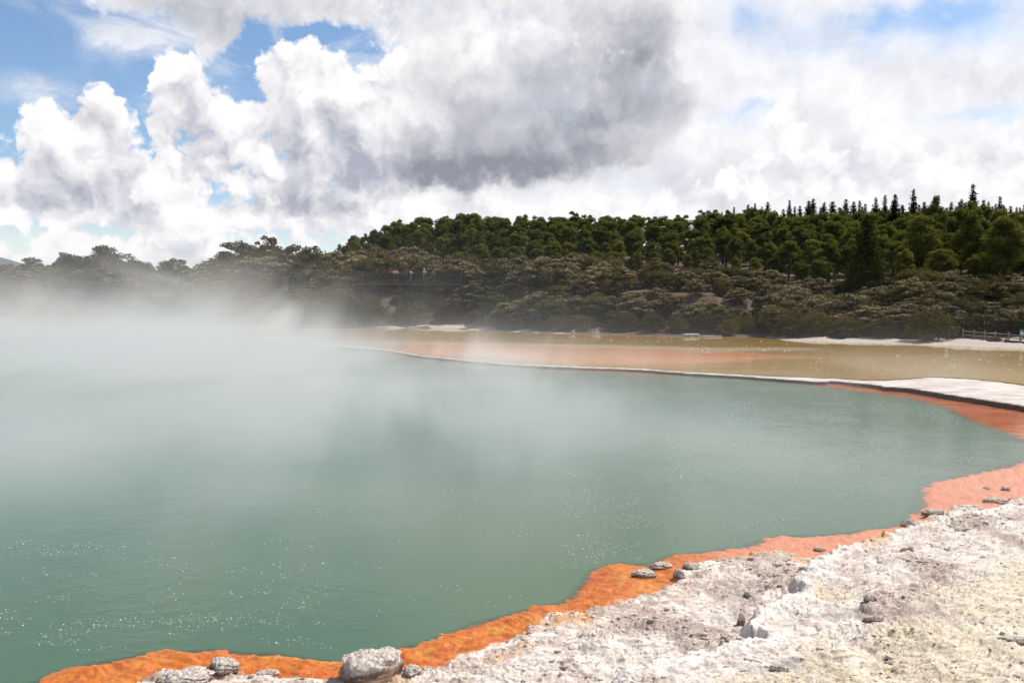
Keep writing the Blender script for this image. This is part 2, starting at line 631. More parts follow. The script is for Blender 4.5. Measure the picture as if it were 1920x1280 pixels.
POOL = near_edge + far_edge + [(-40, 22), (-25, 6), (-8, 4.5)]
# water side of the bare white crust
crust_px = [(120, 1330), (225, 1288), (262, 1262), (300, 1247), (360, 1240), (425, 1240), (470, 1252), (520, 1250), (570, 1257), (640, 1262), (700, 1262), (745, 1240), (790, 1238), (822, 1240),
            (858, 1215), (905, 1205), (930, 1190), (965, 1180), (1000, 1158), (1018, 1140), (1050, 1137), (1090, 1137), (1125, 1126), (1180, 1108), (1230, 1098), (1265, 1076), (1290, 1050), (1330, 1042),
            (1400, 1032), (1462, 1021), (1500, 1034), (1518, 1036), (1560, 1022), (1640, 1003), (1700, 981), (1735, 962), (1790, 942), (1830, 938), (1852, 950), (1880, 938), (1920, 926), (2050, 900)]
crust_line = [at_z(*p, 0.11) for p in crust_px]
CRUST = crust_line + [(60, 20), (60, -20), (-6, -20), (-6, 5)]
ridge_px = [(2000, 925), (1920, 946), (1800, 968), (1700, 992), (1620, 1014), (1560, 1030), (1520, 1048), (1500, 1064), (1522, 1076), (1498, 1092), (1478, 1108), (1492, 1124), (1440, 1138), (1405, 1150), (1392, 1172), (1400, 1192), (1428, 1206), (1360, 1216), (1290, 1232), (1230, 1246), (1180, 1262), (1120, 1300)]
ridge_line = [at_z(*p, 0.1) for p in ridge_px]
RIDGE = ridge_line + [(4, 3), (60, 3), (60, 24)]
shore_px = [(-900, 628), (-300, 622), (200, 616), (470, 615), (500, 613), (560, 617), (640, 618), (760, 615), (850, 617), (960, 622), (1040, 625), (1130, 627), (1290, 632), (1440, 632),
            (1470, 639), (1560, 643), (1700, 646), (1800, 651), (1920, 656), (2100, 668), (2500, 705)]
shore_line = [at_z(*p, OCHRE_Z) for p in shore_px]
BANK = shore_line + [(400, 60), (9000, 3000), (9000, 9000), (-9000, 9000), (-9000, 4000), (-900, 160)]


def bank_height(x, y):
    x, y = np.asarray(x, float), np.asarray(y, float)
    s = sdist(x, y, BANK)
    u = 960 + FPX * x / np.maximum(y, 1.0)
    k = np.interp(u, [-600, 300, 650, 900, 1300, 1550, 1900, 2600], [0.75, 0.85, 1.0, 1.0, 0.9, 0.72, 0.65, 0.7])
    lag = np.interp(u, [800, 1000, 1400, 1500, 1800, 2000], [0.0, 2.0, 1.0, 4.0, 7.0, 11.0])
    h = np.interp(s - lag, [-80, -12, -3, 0, 2, 5, 9, 13, 20, 30, 60, 85, 105, 135, 200, 400, 1200, 9000],
                  [-0.8, -0.1, 0.35, 0.5, 0.8, 1.3, 3.3, 5.6, 6.6, 8.0, 11.5, 14.5, 18, 22, 24, 22, 14, 0])
    h = np.minimum(h, np.interp(u, [450, 640, 760], [7.5, 9.5, 40]))
    h = np.where(s > 0, np.maximum(0.01 + np.minimum(s, 4) * 0.07, (h - 0.5) * k), -0.6)
    h = np.where(s > 0, h + OCHRE_Z, h)
    rough = fbm(x * 0.35, y * 0.35, 4, 5) * 0.22 * sstep(s, 0.4, 6)
    return h + rough + 0.05 * fbm(x * 1.3, y * 1.3, 3, 9) * sstep(s, 0, 1.0), s


def polar(a0, a1, na, radii):
    ang = np.linspace(R(a0), R(a1), na) if a0 is not None else np.asarray(a1)
    na = len(ang)
    r = np.asarray(radii)
    A, RR = np.meshgrid(ang, r)
    X, Y = RR * np.sin(A), RR * np.cos(A)
    n, m = len(r), na
    idx = np.arange(n * m).reshape(n, m)
    q = np.stack([idx[:-1, :-1], idx[:-1, 1:], idx[1:, 1:], idx[1:, :-1]], -1).reshape(-1, 4)
    return X.ravel(), Y.ravel(), q


# ---- ground: one sheet to the horizon (bed of the pools, far bank and hill)
def mat_ground():
    m, t = new_mat('bank_soil')
    p = coords(t)
    pale = t.attr('pale')
    n = t.noise(p, 0.6, 8, 0.62)
    n2 = t.noise(p, 4.0, 6, 0.65)
    soil = t.mix(t.step(n2, 0.3, 0.7), (0.06, 0.042, 0.028), (0.16, 0.11, 0.075))
    soil = t.mix(t.step(n, 0.5, 0.75), soil, (0.24, 0.165, 0.12))
    sand = t.mix(t.step(n2, 0.25, 0.75), (0.36, 0.30, 0.26), (0.58, 0.52, 0.46))
    col = t.mix(t.step(pale + (n - 0.5) * 1.1, 0.35, 0.65), soil, sand)
    finish(t, principled(t, col, 0.9, t.bump(n2, 0.8, 0.15), 0.2))
    return m


radii = np.concatenate([np.linspace(1.5, 50, 50), np.geomspace(51, 260, 260), np.geomspace(265, 12000, 50)])
gx, gy, gq = polar(-55, 55, 520, radii)
gh, gs = bank_height(gx, gy)
u_ = 960 + FPX * gx / np.maximum(gy, 1.0)
beach = np.interp(u_, [-600, 480, 650, 830, 900, 1000, 1080, 1430, 1480, 1800, 1920, 2300], [0.4, 1.3, 0.5, 3, 9, 3, 0.0, 0.0, 3, 9, 14, 16])
pale = 1 - sstep(gs, beach * 0.6, beach * 1.3)
link('ground', mesh_arrays('ground', np.stack([gx, gy, gh], 1), gq, [mat_ground()], True, {'pale': ('POINT', pale)}))
bpy.data.objects['ground']['kind'] = 'structure'
# the far side all round, so that the sheet closes behind the viewer as well
bx, by, bq = polar(55, 305, 120, np.concatenate([[1.5], np.geomspace(3, 12000, 50)]))
link('ground_behind', mesh_arrays('ground_behind', np.stack([bx, by, np.full(len(bx), -0.6)], 1), bq, [bpy.data.materials['bank_soil']], True))
tag(bpy.data.objects['ground_behind'], kind='structure')

# distant slope at the left edge
hx, hy = np.meshgrid(np.linspace(-3400, -1350, 60), np.linspace(2300, 3300, 24))
hz = 330 * np.clip(1 - np.hypot((hx + 2350) / 1000, (hy - 2750) / 900), 0, 1) ** 0.9 + 12 * fbm(hx / 120, hy / 120, 3, 3) - 10
hi = np.arange(hx.size).reshape(hx.shape)
hq = np.stack([hi[:-1, :-1], hi[:-1, 1:], hi[1:, 1:], hi[1:, :-1]], -1).reshape(-1, 4)
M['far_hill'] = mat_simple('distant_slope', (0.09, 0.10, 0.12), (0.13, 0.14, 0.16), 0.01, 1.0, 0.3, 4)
tag(link('distant_hill', mesh_arrays('distant_hill', np.stack([hx.ravel(), hy.ravel(), hz.ravel()], 1), hq, [M['far_hill']], True)), kind='structure')


# ---- foreground: white sinter crust with the orange shelf at the water
def crust_height(x, y):
    w = -sdist(x, y, POOL)              # > 0 outside the opaque water
    c = sdist(x, y, CRUST)
    jag = 0.05 * fbm(x * 5, y * 5, 3, 21) + 0.03 * fbm(x * 17, y * 17, 2, 22)
    c = c + jag
    g = sdist(x, y, RIDGE) + 0.08 * fbm(x * 3.5, y * 3.5, 4, 31, 0.55) + 0.008 * fbm(x * 19, y * 19, 2, 32)
    # shelf: soft lumps just at the water
    lump = 0.03 *  (0.7 - worley(x * 3.2 + 0.4 * perlin(x * 2, y * 2, 4), y * 3.2, 41)) + 0.018 * fbm(x * 1.7, y * 1.7, 3, 42)
    fold = 0.026 * np.abs(perlin((x * 0.55 + y) * 5.5 + perlin(x * 1.4, y * 1.4, 6) * 1.6, x * 1.3, 43))
    shelf = 0.018 + lump + fold + 0.010 * (0.5 - worley(x * 13, y * 17, 44)) + 0.008 * fbm(x * 9, y * 14, 4, 45, 0.65)
    drop = np.interp(w, [-3, -0.8, -0.15, 0.02, 0.15, 0.5], [-0.8, -0.35, -0.07, -0.03, -0.002, 0.0])
    h = shelf + drop
    # crust: steps, knobs near the edge, flow plates
    on = sstep(c, -0.01, 0.10)
    fringe = np.exp(-(np.maximum(c, 0) / 0.55) ** 2)
    wk = worley(x * 9 + perlin(x * 4, y * 4, 2) * 0.8, y * 9, 51)
    wk2 = worley(x * 22, y * 22, 52)
    body = 0.045 + 0.012 * np.clip(c, 0, 12)
    body = body + fringe * (0.042 * (0.75 - wk) + 0.022 * (0.6 - wk2)) + 0.02 * fringe * fbm(x * 2.4, y * 2.4, 2, 53)
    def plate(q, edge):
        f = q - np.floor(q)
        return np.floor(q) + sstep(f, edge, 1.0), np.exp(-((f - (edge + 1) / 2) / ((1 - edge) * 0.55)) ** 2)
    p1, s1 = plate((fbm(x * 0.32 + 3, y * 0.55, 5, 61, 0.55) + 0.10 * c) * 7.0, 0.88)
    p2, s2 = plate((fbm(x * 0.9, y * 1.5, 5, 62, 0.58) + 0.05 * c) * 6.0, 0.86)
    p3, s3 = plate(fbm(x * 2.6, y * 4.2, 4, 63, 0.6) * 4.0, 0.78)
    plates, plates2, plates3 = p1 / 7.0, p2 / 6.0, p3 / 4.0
    m2 = sstep(fbm(x * 0.5, y * 0.5, 2, 64), -0.35, 0.35)
    body = body + 0.075 * plates + 0.060 * m2 * plates2 + 0.035 * plates3
    clump = sstep(fbm(x * 0.9, y * 0.6, 3, 65), 0.12, 0.5) * (1 - fringe)
    body = body + clump * (0.036 * np.maximum(0.62 - worley(x * 6.5, y * 6.5, 66), 0) + 0.02 * (0.5 - wk2))
    body = body + 0.008 * fbm(x * 8, y * 12, 4, 67, 0.65) * (0.3 + m2) + 0.012 * (0.5 - worley(x * 17, y * 26, 68)) * sstep(fbm(x * 0.8, y * 0.6, 3, 69), -0.5, 0.3)
    patchy = sstep(fbm(x * 1.1 + 9, y * 0.8, 3, 70), -0.25, 0.35)
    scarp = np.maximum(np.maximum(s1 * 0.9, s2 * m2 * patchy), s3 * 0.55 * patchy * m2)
    step_r = sstep(g, -0.03, 0.09)
    wall = np.exp(-((g - 0.16) / 0.14) ** 2)
    near_r = np.exp(-((g - 0.03) / 0.10) ** 2)
    body = body + near_r * (0.030 * fbm(x * 9, y * 9, 4, 34, 0.6) - 0.02 * worley(x * 14, y * 14, 35))
    body = body + step_r * 0.085 + wall * 0.05 - 0.030 * np.exp(-((g + 0.12) / 0.12) ** 2)
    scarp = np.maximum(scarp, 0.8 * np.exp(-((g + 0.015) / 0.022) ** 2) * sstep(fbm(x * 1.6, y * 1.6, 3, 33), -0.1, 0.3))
    h = np.where(c > -0.05, h * (1 - on) + np.maximum(body, h) * on, h)
    foldm = sstep(0.16 - np.abs(perlin((x * 0.55 + y) * 5.5 + perlin(x * 1.4, y * 1.4, 6) * 1.6, x * 1.3, 43)), 0.0, 0.16)
    return h, w, c, g, fringe, clump, wall, scarp, foldm


fx, fy, fq = polar(None, np.radians(np.concatenate([np.linspace(-48, -34.2, 30), np.linspace(-34, 37, 1240), np.linspace(37.3, 85, 130)])), 0,
                   np.concatenate([np.linspace(1.2, 5.5, 40), 1.0 / np.linspace(1 / 5.6, 1 / 27.0, 560)]))
fh, fw, fc, fg, ffr, fcl, fwall, fsc, ffo = crust_height(fx, fy)
keep = (fw > -2.4)
kq = keep[fq].all(1)
fq = fq[kq]
used = np.unique(fq)
remap = np.full(len(fx), -1)
remap[used] = np.arange(len(used))
fq = remap[fq]
fx, fy, fh, fw, fc, fg, ffr, fcl, fwall, fsc, ffo = (a[used] for a in (fx, fy, fh, fw, fc, fg, ffr, fcl, fwall, fsc, ffo))
upx = 960 + FPX * fx / np.maximum(fy, 1.0)
# sulphur-yellow ground: towards the lower right corner and a strip at the bottom
yel_c = sdist(fx, fy, [at_z(*p, 0.2) for p in ((1300, 1340), (1310, 1262), (1480, 1235), (1560, 1190), (1700, 1120), (1920, 1010), (2300, 930), (3200, 1340))])
yellow = sstep(yel_c + 0.5 * fbm(fx * 0.8, fy * 0.8, 3, 71), -0.5, 0.8)
yellow = np.maximum(yellow, 0.9 * sstep(0.45 - np.hypot(fx - at_z(1560, 1110, .2)[0], (fy - at_z(1560, 1110, .2)[1]) * 0.8) + 0.15 * fbm(fx * 3, fy * 3, 2, 72), 0, 0.3))
ochre_edge = sstep(fbm(fx * 1.1, fy * 1.1, 3, 73), 0.05, 0.45) * np.exp(-np.maximum(fc, 0) / 0.5)


def mat_crust():
    m, t = new_mat('sinter_crust')
    p = coords(t)
    crust, yel, fringe, clump, wall, ochre, wet = (t.attr(k) for k in ('crust', 'yellow', 'fringe', 'clump', 'wall', 'ochre', 'wet'))
    n_big = t.noise(p, 1.3, 6, 0.6)
    pf = t.vmath('MULTIPLY', p, (0.65, 1.0, 1.0))
    n_mid = t.noise(pf, 7.0, 7, 0.62)
    n_fin = t.noise(pf, 34.0, 6, 0.65)
    speck = t.voronoi(pf, 24.0, 2.0, 0.6)
    # thin crack lines: zero crossings of a stretched noise
    ps = t.vmath('MULTIPLY', p, (0.55, 1.0, 1.0))
    cr = t.math('ABSOLUTE', t.noise(ps, 4.6, 7, 0.62, dist=0.3) - 0.5)
    cr2 = t.math('ABSOLUTE', t.noise(ps, 13.0, 6, 0.62, dist=0.3) - 0.5)
    crack = t.step(cr, 0.0, 0.012, 1.0, 0.0).max(t.step(cr2, 0.0, 0.016, 0.8, 0.0) * t.step(n_big, 0.42, 0.6))
    white = t.mix(t.step(n_mid, 0.3, 0.7), (0.54, 0.455, 0.40), (0.86, 0.79, 0.725))
    white = t.mix(t.step(n_big, 0.48, 0.66, 0.0, 0.8), white, (0.69, 0.64, 0.61))
    white = t.mix(clump * t.step(n_fin, 0.35, 0.65, 0.9, 0.2), white, (0.30, 0.22, 0.19))
    white = t.mix(fringe * t.step(n_mid, 0.40, 0.62, 0.55, 0.0), white, (0.36, 0.24, 0.18))
    white = t.mix(wall * 0.75, white, (0.87, 0.82, 0.77))
    yl = t.mix(t.step(n_fin, 0.35, 0.65), (0.60, 0.51, 0.35), (0.82, 0.74, 0.58))
    yl = t.mix(t.step(n_mid, 0.45, 0.65), yl, (0.74, 0.675, 0.57))
    c = t.mix(t.step(yel + (n_mid - 0.5) * 0.9, 0.3, 0.8, 0.0, 0.82), white, yl)
    c = t.mix(t.step(speck, 0.12, 0.26, 0.55, 0.0) * t.step(n_big, 0.40, 0.58), c, (0.20, 0.14, 0.11))
    c = t.mix(t.attr('scarp') * t.step(n_mid, 0.32, 0.58, 0.4, 1.0), c, (0.20, 0.125, 0.095))  # brown broken step faces; the colour also darkens crevices in place of shade
    c = t.mix(crack * 0.35, c, (0.25, 0.17, 0.13))
    c = t.mix(t.step(n_fin, 0.52, 0.62, 0.0, 0.45) * t.step(n_big, 0.40, 0.60), c, (0.36, 0.27, 0.22))
    c = t.mix(t.step(ochre + (n_mid - 0.5) * 0.6, 0.35, 0.7, 0.0, 0.8), c, (0.58, 0.30, 0.10))
    org = t.mix(t.step(n_mid, 0.3, 0.7), (0.46, 0.10, 0.010), (0.66, 0.20, 0.028))
    org = t.mix(t.step(n_big, 0.5, 0.7, 0.0, 0.7), org, (0.70, 0.30, 0.05))
    org = t.mix(t.step(t.attr('fold') + (n_mid - 0.5) * 0.5, 0.2, 0.9, 0.0, 0.5), org, (0.30, 0.06, 0.010))
    org = t.mix(t.step(t.noise(p, 2.2, 5, 0.6), 0.56, 0.68, 0.0, 0.6), org, (0.62, 0.32, 0.05))
    org = t.mix(t.step(n_fin, 0.50, 0.66, 0.0, 0.5), org, (0.34, 0.09, 0.02))
    org = t.mix(t.step(t.attr('pinkness'), 0.0, 1.0), org, t.mix(n_mid, (0.56, 0.185, 0.085), (0.68, 0.31, 0.19)))
    c = t.mix(crust, org, c)
    bmp = t.bump(n_mid * 0.6 + n_fin * 0.30 + t.step(speck, 0.0, 0.4) * 0.25 - crack * 0.35, t.step(crust, 0.0, 1.0, 0.5, 0.55), 0.010)
    rough = t.step(crust, 0.0, 1.0, 0.42, 0.9)
    finish(t, principled(t, c, rough, bmp, t.step(crust, 0, 1, 0.35, 0.15)))
    return m


crust_mask = sstep(fc, 0.0, 0.07)
pinkness = sstep(upx, 1180, 1480)
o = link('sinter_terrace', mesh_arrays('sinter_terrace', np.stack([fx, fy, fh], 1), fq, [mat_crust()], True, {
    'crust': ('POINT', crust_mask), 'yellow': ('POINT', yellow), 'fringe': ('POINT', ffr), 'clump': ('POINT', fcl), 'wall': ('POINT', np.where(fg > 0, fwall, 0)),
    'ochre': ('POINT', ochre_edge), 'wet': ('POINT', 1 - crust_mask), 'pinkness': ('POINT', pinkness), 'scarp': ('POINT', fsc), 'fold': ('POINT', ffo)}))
tag(o, kind='structure')

# ---- far rim: the white ledge that dams the ochre shallows
front_px = [(-500, 636), (0, 632), (300, 634), (470, 640), (560, 645), (640, 650), (720, 656), (790, 667), (850, 673), (920, 680), (1000, 685), (1100, 689), (1190, 692), (1290, 699), (1380, 704), (1450, 709), (1545, 715), (1560, 713), (1640, 722), (1660, 726),
            (1700, 729), (1740, 735), (1800, 745), (1860, 754), (1920, 764), (2000, 780), (2150, 815), (2300, 860)]
back_px = [(2600, 800), (2250, 765), (2100, 742), (2000, 731), (1920, 719), (1850, 711), (1800, 706.5), (1745, 705), (1700, 708), (1640, 711), (1560, 707), (1450, 703), (1330, 698), (1190, 689.5), (1100, 686.5),
           (1000, 682.5), (920, 677), (850, 670.5), (790, 664), (720, 652.5), (640, 647), (560, 643), (470, 638.5), (300, 632), (0, 630), (-500, 634)]
front = smooth_line([at_z(*p, LEDGE_Z) for p in front_px], 14)
back = smooth_line([at_z(*p, LEDGE_Z) for p in back_px], 14)


def along(line):
    """the line as distance over bearing (x / y)"""
    L = np.array(line)
    u = L[:, 0] / L[:, 1]
    o = np.argsort(u)
    return u[o], L[o, 1]


def build_ledge():
    n = 1500
    u = np.linspace(-1.0, 0.86, n)
    fd = np.interp(u, *along(front))
    bd = np.interp(u, *along(back))
    F = np.stack([u * fd, fd], 1)
    B = np.stack([u * bd, bd], 1)
    B[:, 1] = np.maximum(bd, fd + 0.75)
    up = 0.07 * sstep(u, 0.38, 0.52)
    rag = 0.10 * fbm(u * 60, u * 0, 4, 81) + 0.04 * perlin(u * 330, u * 0, 82)
    F[:, 1] += rag
    F[:, 0] = u * F[:, 1]
    rows, col = [], []
    K = 22

    def at(Y, z, c):
        rows.append(np.stack([u * Y, Y, z + 0 * Y], 1))
        col.append(np.full(n, float(c)))
    f = F[:, 1]
    at(f + 0.14, -0.25, 0)
    at(f + 0.10, 0.02, 0)
    at(f + 0.05 + 0.04 * perlin(u * 200, u * 0, 85), LEDGE_Z * 0.55 + up * 0.5, 0)
    at(f - 0.02, LEDGE_Z - 0.035 + up, 0.3)
    for k in range(K):
        t = k / (K - 1)
        Y = f * (1 - t) + B[:, 1] * t
        at(Y, LEDGE_Z - 0.015 + 0.03 * np.sin(np.pi * min(t * 1.6, 1)) + 0.020 * fbm(u * Y * 0.9, Y * 2.2, 4, 83) - 0.07 * t ** 3 + up * (1 - t) ** 0.5, 1)
    at(B[:, 1] + 0.3, OCHRE_Z - 0.15, 1)
    V = np.concatenate(rows)
    idx = np.arange(len(V)).reshape(len(rows), n)
    q = np.stack([idx[:-1, :-1], idx[:-1, 1:], idx[1:, 1:], idx[1:, :-1]], -1).reshape(-1, 4)
    m, t = new_mat('ledge_sinter')
    p = coords(t)
    top = t.attr('top')
    lay = t.noise(t.vmath('MULTIPLY', p, (0.30, 1.3, 1.0)), 2.2, 7, 0.7)
    fin = t.noise(p, 9.0, 6, 0.65)
    white = t.mix(t.step(lay, 0.3, 0.62), (0.36, 0.29, 0.25), (0.70, 0.64, 0.60))
    crk = t.math('ABSOLUTE', t.noise(t.vmath('MULTIPLY', p, (0.3, 1.5, 1.0)), 1.6, 6, 0.6) - 0.5)
    white = t.mix(t.step(crk, 0, 0.012, 0.6, 0.0), white, (0.30, 0.24, 0.20))
    dark = t.mix(t.step(fin, 0.35, 0.65), (0.05, 0.022, 0.016), (0.16, 0.07, 0.045))
    dark = t.mix(t.attr('faded'), dark, (0.42, 0.24, 0.17))
    c = t.mix(t.step(top, 0.1, 0.6), dark, white)
    finish(t, principled(t, c, 0.85, t.bump(lay + fin * 0.5, 0.5, 0.05), 0.2))
    tag(link('sinter_ledge', mesh_arrays('sinter_ledge', V, q, [m], False, {'top': ('POINT', np.concatenate(col)), 'faded': ('POINT', np.tile(1 - sstep(u, -0.2, 0.42), len(rows)))})), kind='structure')
    return u, F[:, 1], B[:, 1]


LU, LF, LB = build_ledge()

# orange shelf at the foot of the ledge, under a film of pool water
def build_shelf():
    n = len(LU)
    ye = np.interp(LU, *along(far_edge))
    rows = []
    for t in (0, 0.3, 0.6, 1.0, 1.3):
        Y = (LF + 0.3) * (1 - t) + np.minimum(ye, LF - 0.1) * t
        z = -0.025 - 0.05 * t + 0.012 * fbm(LU * Y * 1.2, Y * 1.2, 3, 91) - (0.25 if t > 1 else 0)
        rows.append(np.stack([LU * Y, Y, z], 1))
    V = np.concatenate(rows)
    idx = np.arange(len(V)).reshape(len(rows), n)
    q = np.stack([idx[:-1, :-1], idx[:-1, 1:], idx[1:, 1:], idx[1:, :-1]], -1).reshape(-1, 4)[:, ::-1]
    m, t = new_mat('orange_deposit')
    p = coords(t)
    nb = t.noise(t.vmath('MULTIPLY', p, (0.5, 1.4, 1)), 1.2, 6, 0.6)
    c = t.mix(t.step(nb, 0.3, 0.7), (0.42, 0.085, 0.012), (0.62, 0.19, 0.04))
    fl = t.noise(t.vmath('MULTIPLY', p, (0.6, 1.8, 1)), 3.5, 5, 0.7)
    c = t.mix(t.step(fl, 0.68, 0.74, 0, 0.7), c, (0.75, 0.55, 0.40))
    finish(t, principled(t, c, 0.5, t.bump(nb, 0.3, 0.05)))
    tag(link('orange_shelf', mesh_arrays('orange_shelf', V, q, [m], True)), kind='structure')


build_shelf()

# ---- the ochre shallows behind the ledge
def build_shallows():
    n = 260
    us = np.linspace(-0.95, 1.0, n)
    y0 = np.interp(us, LU, LB - 0.05)
    y1 = np.interp(us, *along(shore_line)) + 4.0
    rows = [np.stack([us * (y0 * (1 - t) + y1 * t), y0 * (1 - t) + y1 * t, np.full(n, OCHRE_Z)], 1) for t in np.linspace(0, 1, 40)]
    V = np.concatenate(rows)
    idx = np.arange(len(V)).reshape(len(rows), n)
    q = np.stack([idx[:-1, :-1], idx[:-1, 1:], idx[1:, 1:], idx[1:, :-1]], -1).reshape(-1, 4)
    # patches of orange and of pale sediment on the bed (outlines from the photograph)
    orange = sdist(V[:, 0], V[:, 1], [at_z(*p, OCHRE_Z) for p in ((620, 650), (800, 645), (1000, 647), (1150, 650), (1300, 655), (1460, 668), (1360, 676), (1250, 682), (1100, 679), (900, 668), (760, 660))])
    palef = dist_line(V[:, 0], V[:, 1], [at_z(*p, OCHRE_Z) for p in ((640, 652), (480, 632), (700, 641), (900, 645), (1080, 648), (1250, 652), (1330, 655), (1480, 654))])
    m, t = new_mat('ochre_shallow_water')
    p = coords(t)
    pst = t.vmath('MULTIPLY', p, (0.25, 1.0, 1.0))
    n1 = t.noise(pst, 0.35, 6, 0.6)
    n2 = t.noise(pst, 1.4, 6, 0.65)
    c = t.mix(t.step(n1, 0.3, 0.7), (0.36, 0.195, 0.030), (0.49, 0.315, 0.075))
    c = t.mix(t.step(n2, 0.55, 0.75, 0.0, 0.5), c, (0.42, 0.21, 0.045))
    org = t.mix(t.step(n1, 0.3, 0.7), (0.78, 0.29, 0.10), (0.85, 0.44, 0.23))
    c = t.mix(t.step(t.attr('orange') + (n1 - 0.5) * 4.0, -3.5, 0.8, 0, 0.98), c, org)
    c = t.mix(t.step(t.attr('palef') + (n2 - 0.5) * 3.0, 0.2, 4.2, 0.9, 0.0) * t.step(n2, 0.22, 0.5), c, (0.74, 0.62, 0.44))
    wv = t.noise(t.vmath('MULTIPLY', p, (0.6, 1.6, 1)), 2.2, 3, 0.5)
    finish(t, principled(t, c, 0.05, t.bump(wv, 0.05, 0.04), 0.35, IOR=1.33))
    tag(link('shallow_water', mesh_arrays('shallow_water', V, q, [m], True, {'orange': ('POINT', orange), 'palef': ('POINT', palef)})), kind='structure')


build_shallows()

# ---- the pool: opaque milky water, clear over the shelf at its edge
def build_pool():
    r = np.concatenate([1.0 / np.linspace(1 / 4.0, 1 / 27.0, 330), np.geomspace(27.1, 95, 150)])
    X, Y, q = polar(-50, 46, 620, r)
    dep = sdist(X, Y, POOL)
    # stop at the ledge and under the land
    ylim = np.interp(X / Y, LU, LF + 0.25)
    ok = (Y < ylim + 0.5) & (dep > -4.5)
    kq = ok[q].all(1)
    q = q[kq]
    us = np.unique(q)
    rm = np.full(len(X), -1); rm[us] = np.arange(len(us))
    m, t = new_mat('pool_water')
    p = coords(t)
    dist = t.attr('depth')
    n_soft = t.noise(t.vmath('MULTIPLY', p, (0.5, 1.0, 1)), 0.9, 5, 0.6)
    n_milk = t.noise(t.vmath('MULTIPLY', p, (0.6, 1.0, 1)), 0.12, 4, 0.55)
    milk = t.mix(t.step(n_milk, 0.3, 0.7), (0.052, 0.126, 0.090), (0.084, 0.148, 0.098))
    milk = t.mix(t.step(dist, 1.0, 9.0, 0.0, 1.0), t.mix(0.5, milk, (0.10, 0.15, 0.075)), milk)
    w1 = t.noise(t.vmath('MULTIPLY', p, (1.0, 1.0, 1)), 3.2, 3, 0.5)
    w2 = t.noise(t.vmath('MULTIPLY', p, (0.6, 1.3, 1)), 11.0, 3, 0.55)
    patch = t.step(t.noise(p, 0.25, 3, 0.5), 0.45, 0.65, 0.25, 1.0)
    nrm = t.bump((w1 * 0.9 + w2 * 0.35) * patch, 0.22, 0.06)
    opaque = principled(t, milk, 0.17, nrm, 0.5, IOR=1.33)
    tr = t.node('ShaderNodeBsdfTransparent')
    t.put(tr.inputs['Color'], (0.97, 0.93, 0.88, 1))
    gl = t.node('ShaderNodeBsdfGlossy')
    gl.inputs['Roughness'].default_value = 0.05
    t.put(gl.inputs['Normal'], nrm)
    fr = t.node('ShaderNodeFresnel')
    fr.inputs['IOR'].default_value = 1.33
    t.put(fr.inputs['Normal'], nrm)
    clear = t.node('ShaderNodeMixShader')
    t.l.new(fr.outputs[0], clear.inputs[0]); t.l.new(tr.outputs[0], clear.inputs[1]); t.l.new(gl.outputs[0], clear.inputs[2])
    mx = t.node('ShaderNodeMixShader')
    soft = t.attr('softness')
    t.put(mx.inputs[0], t.step(dist + (n_soft - 0.5) * 0.35 * soft, soft * -0.35 - 0.02, soft * 0.30 + 0.03))
    t.l.new(clear.outputs[0], mx.inputs[1]); t.l.new(opaque, mx.inputs[2])
    finish(t, mx.outputs[0])
    softn = np.interp(Y[us], [8, 11, 16, 22, 40], [0.25, 0.35, 0.8, 1.0, 1.6])
    tag(link('pool_water', mesh_arrays('pool_water', np.stack([X[us], Y[us], np.zeros(len(us))], 1), rm[q], [m], True,
                                       {'depth': ('POINT', dep[us]), 'softness': ('POINT', softn)})), kind='structure')


build_pool()


# ------------------------------------------------------------------ trees and shrubs
def cards(centers, size, up_bias=0.5, aspect=1.0, rs=None, out=None):
    """leaf-sized quads round the given centres, normals spread round an upward or outward bias"""
    rs = rs or rng
    n = len(centers)
    nrm = rs.normal(size=(n, 3))
    nrm /= np.linalg.norm(nrm, axis=1)[:, None] + 1e-9
    nrm[:, 2] += up_bias
    if out is not None:
        nrm += out
    nrm /= np.linalg.norm(nrm, axis=1)[:, None] + 1e-9
    a = np.cross(nrm, rs.normal(size=(n, 3)))
    a /= np.linalg.norm(a, axis=1)[:, None] + 1e-9
    b = np.cross(nrm, a)
    s = (size * rs.uniform(0.55, 1.35, n))[:, None] * 0.5
    a, b = a * s * aspect, b * s
    v = np.stack([centers - a * 0.9 - b * 0.5, centers + a * 0.2 - b, centers + a - b * 0.1 + b * 0.3, centers - a * 0.1 + b], 1)
    return v.reshape(-1, 3), np.arange(4 * n).reshape(n, 4)


def crown_mesh(name, parts, mats):
    """parts: list of (centres, size, up_bias, aspect, material index, tint array)"""
    V, F, T, MI, base = [], [], [], [], 0
    for c, size, ub, asp, mi, tint in parts:
        v, f = cards(c, size, ub, asp)
        V.append(v); F.append(f + base); base += len(v)
        T.append(tint); MI.append(np.full(len(f), mi))
    return mesh_arrays(name, np.concatenate(V), np.concatenate(F), mats, False, {'tint': ('FACE', np.concatenate(T))}, np.concatenate(MI))


def ball(n, r, shell=0.55, rs=None):
    rs = rs or rng
    d = rs.normal(size=(n, 3))
    d /= np.linalg.norm(d, axis=1)[:, None]
    rad = shell + (1 - shell) * rs.random(n) ** 0.6
    return d * rad[:, None] * np.asarray(r)


def bend(p0, p1, sag=0.1, n=4):
    p0, p1 = Vector(p0), Vector(p1)
    o = []
    for i in range(n + 1):
        t = i / n
        o.append(p0.lerp(p1, t) + Vector((0, 0, -sag * math.sin(math.pi * t) * (p1 - p0).length)))
    return o


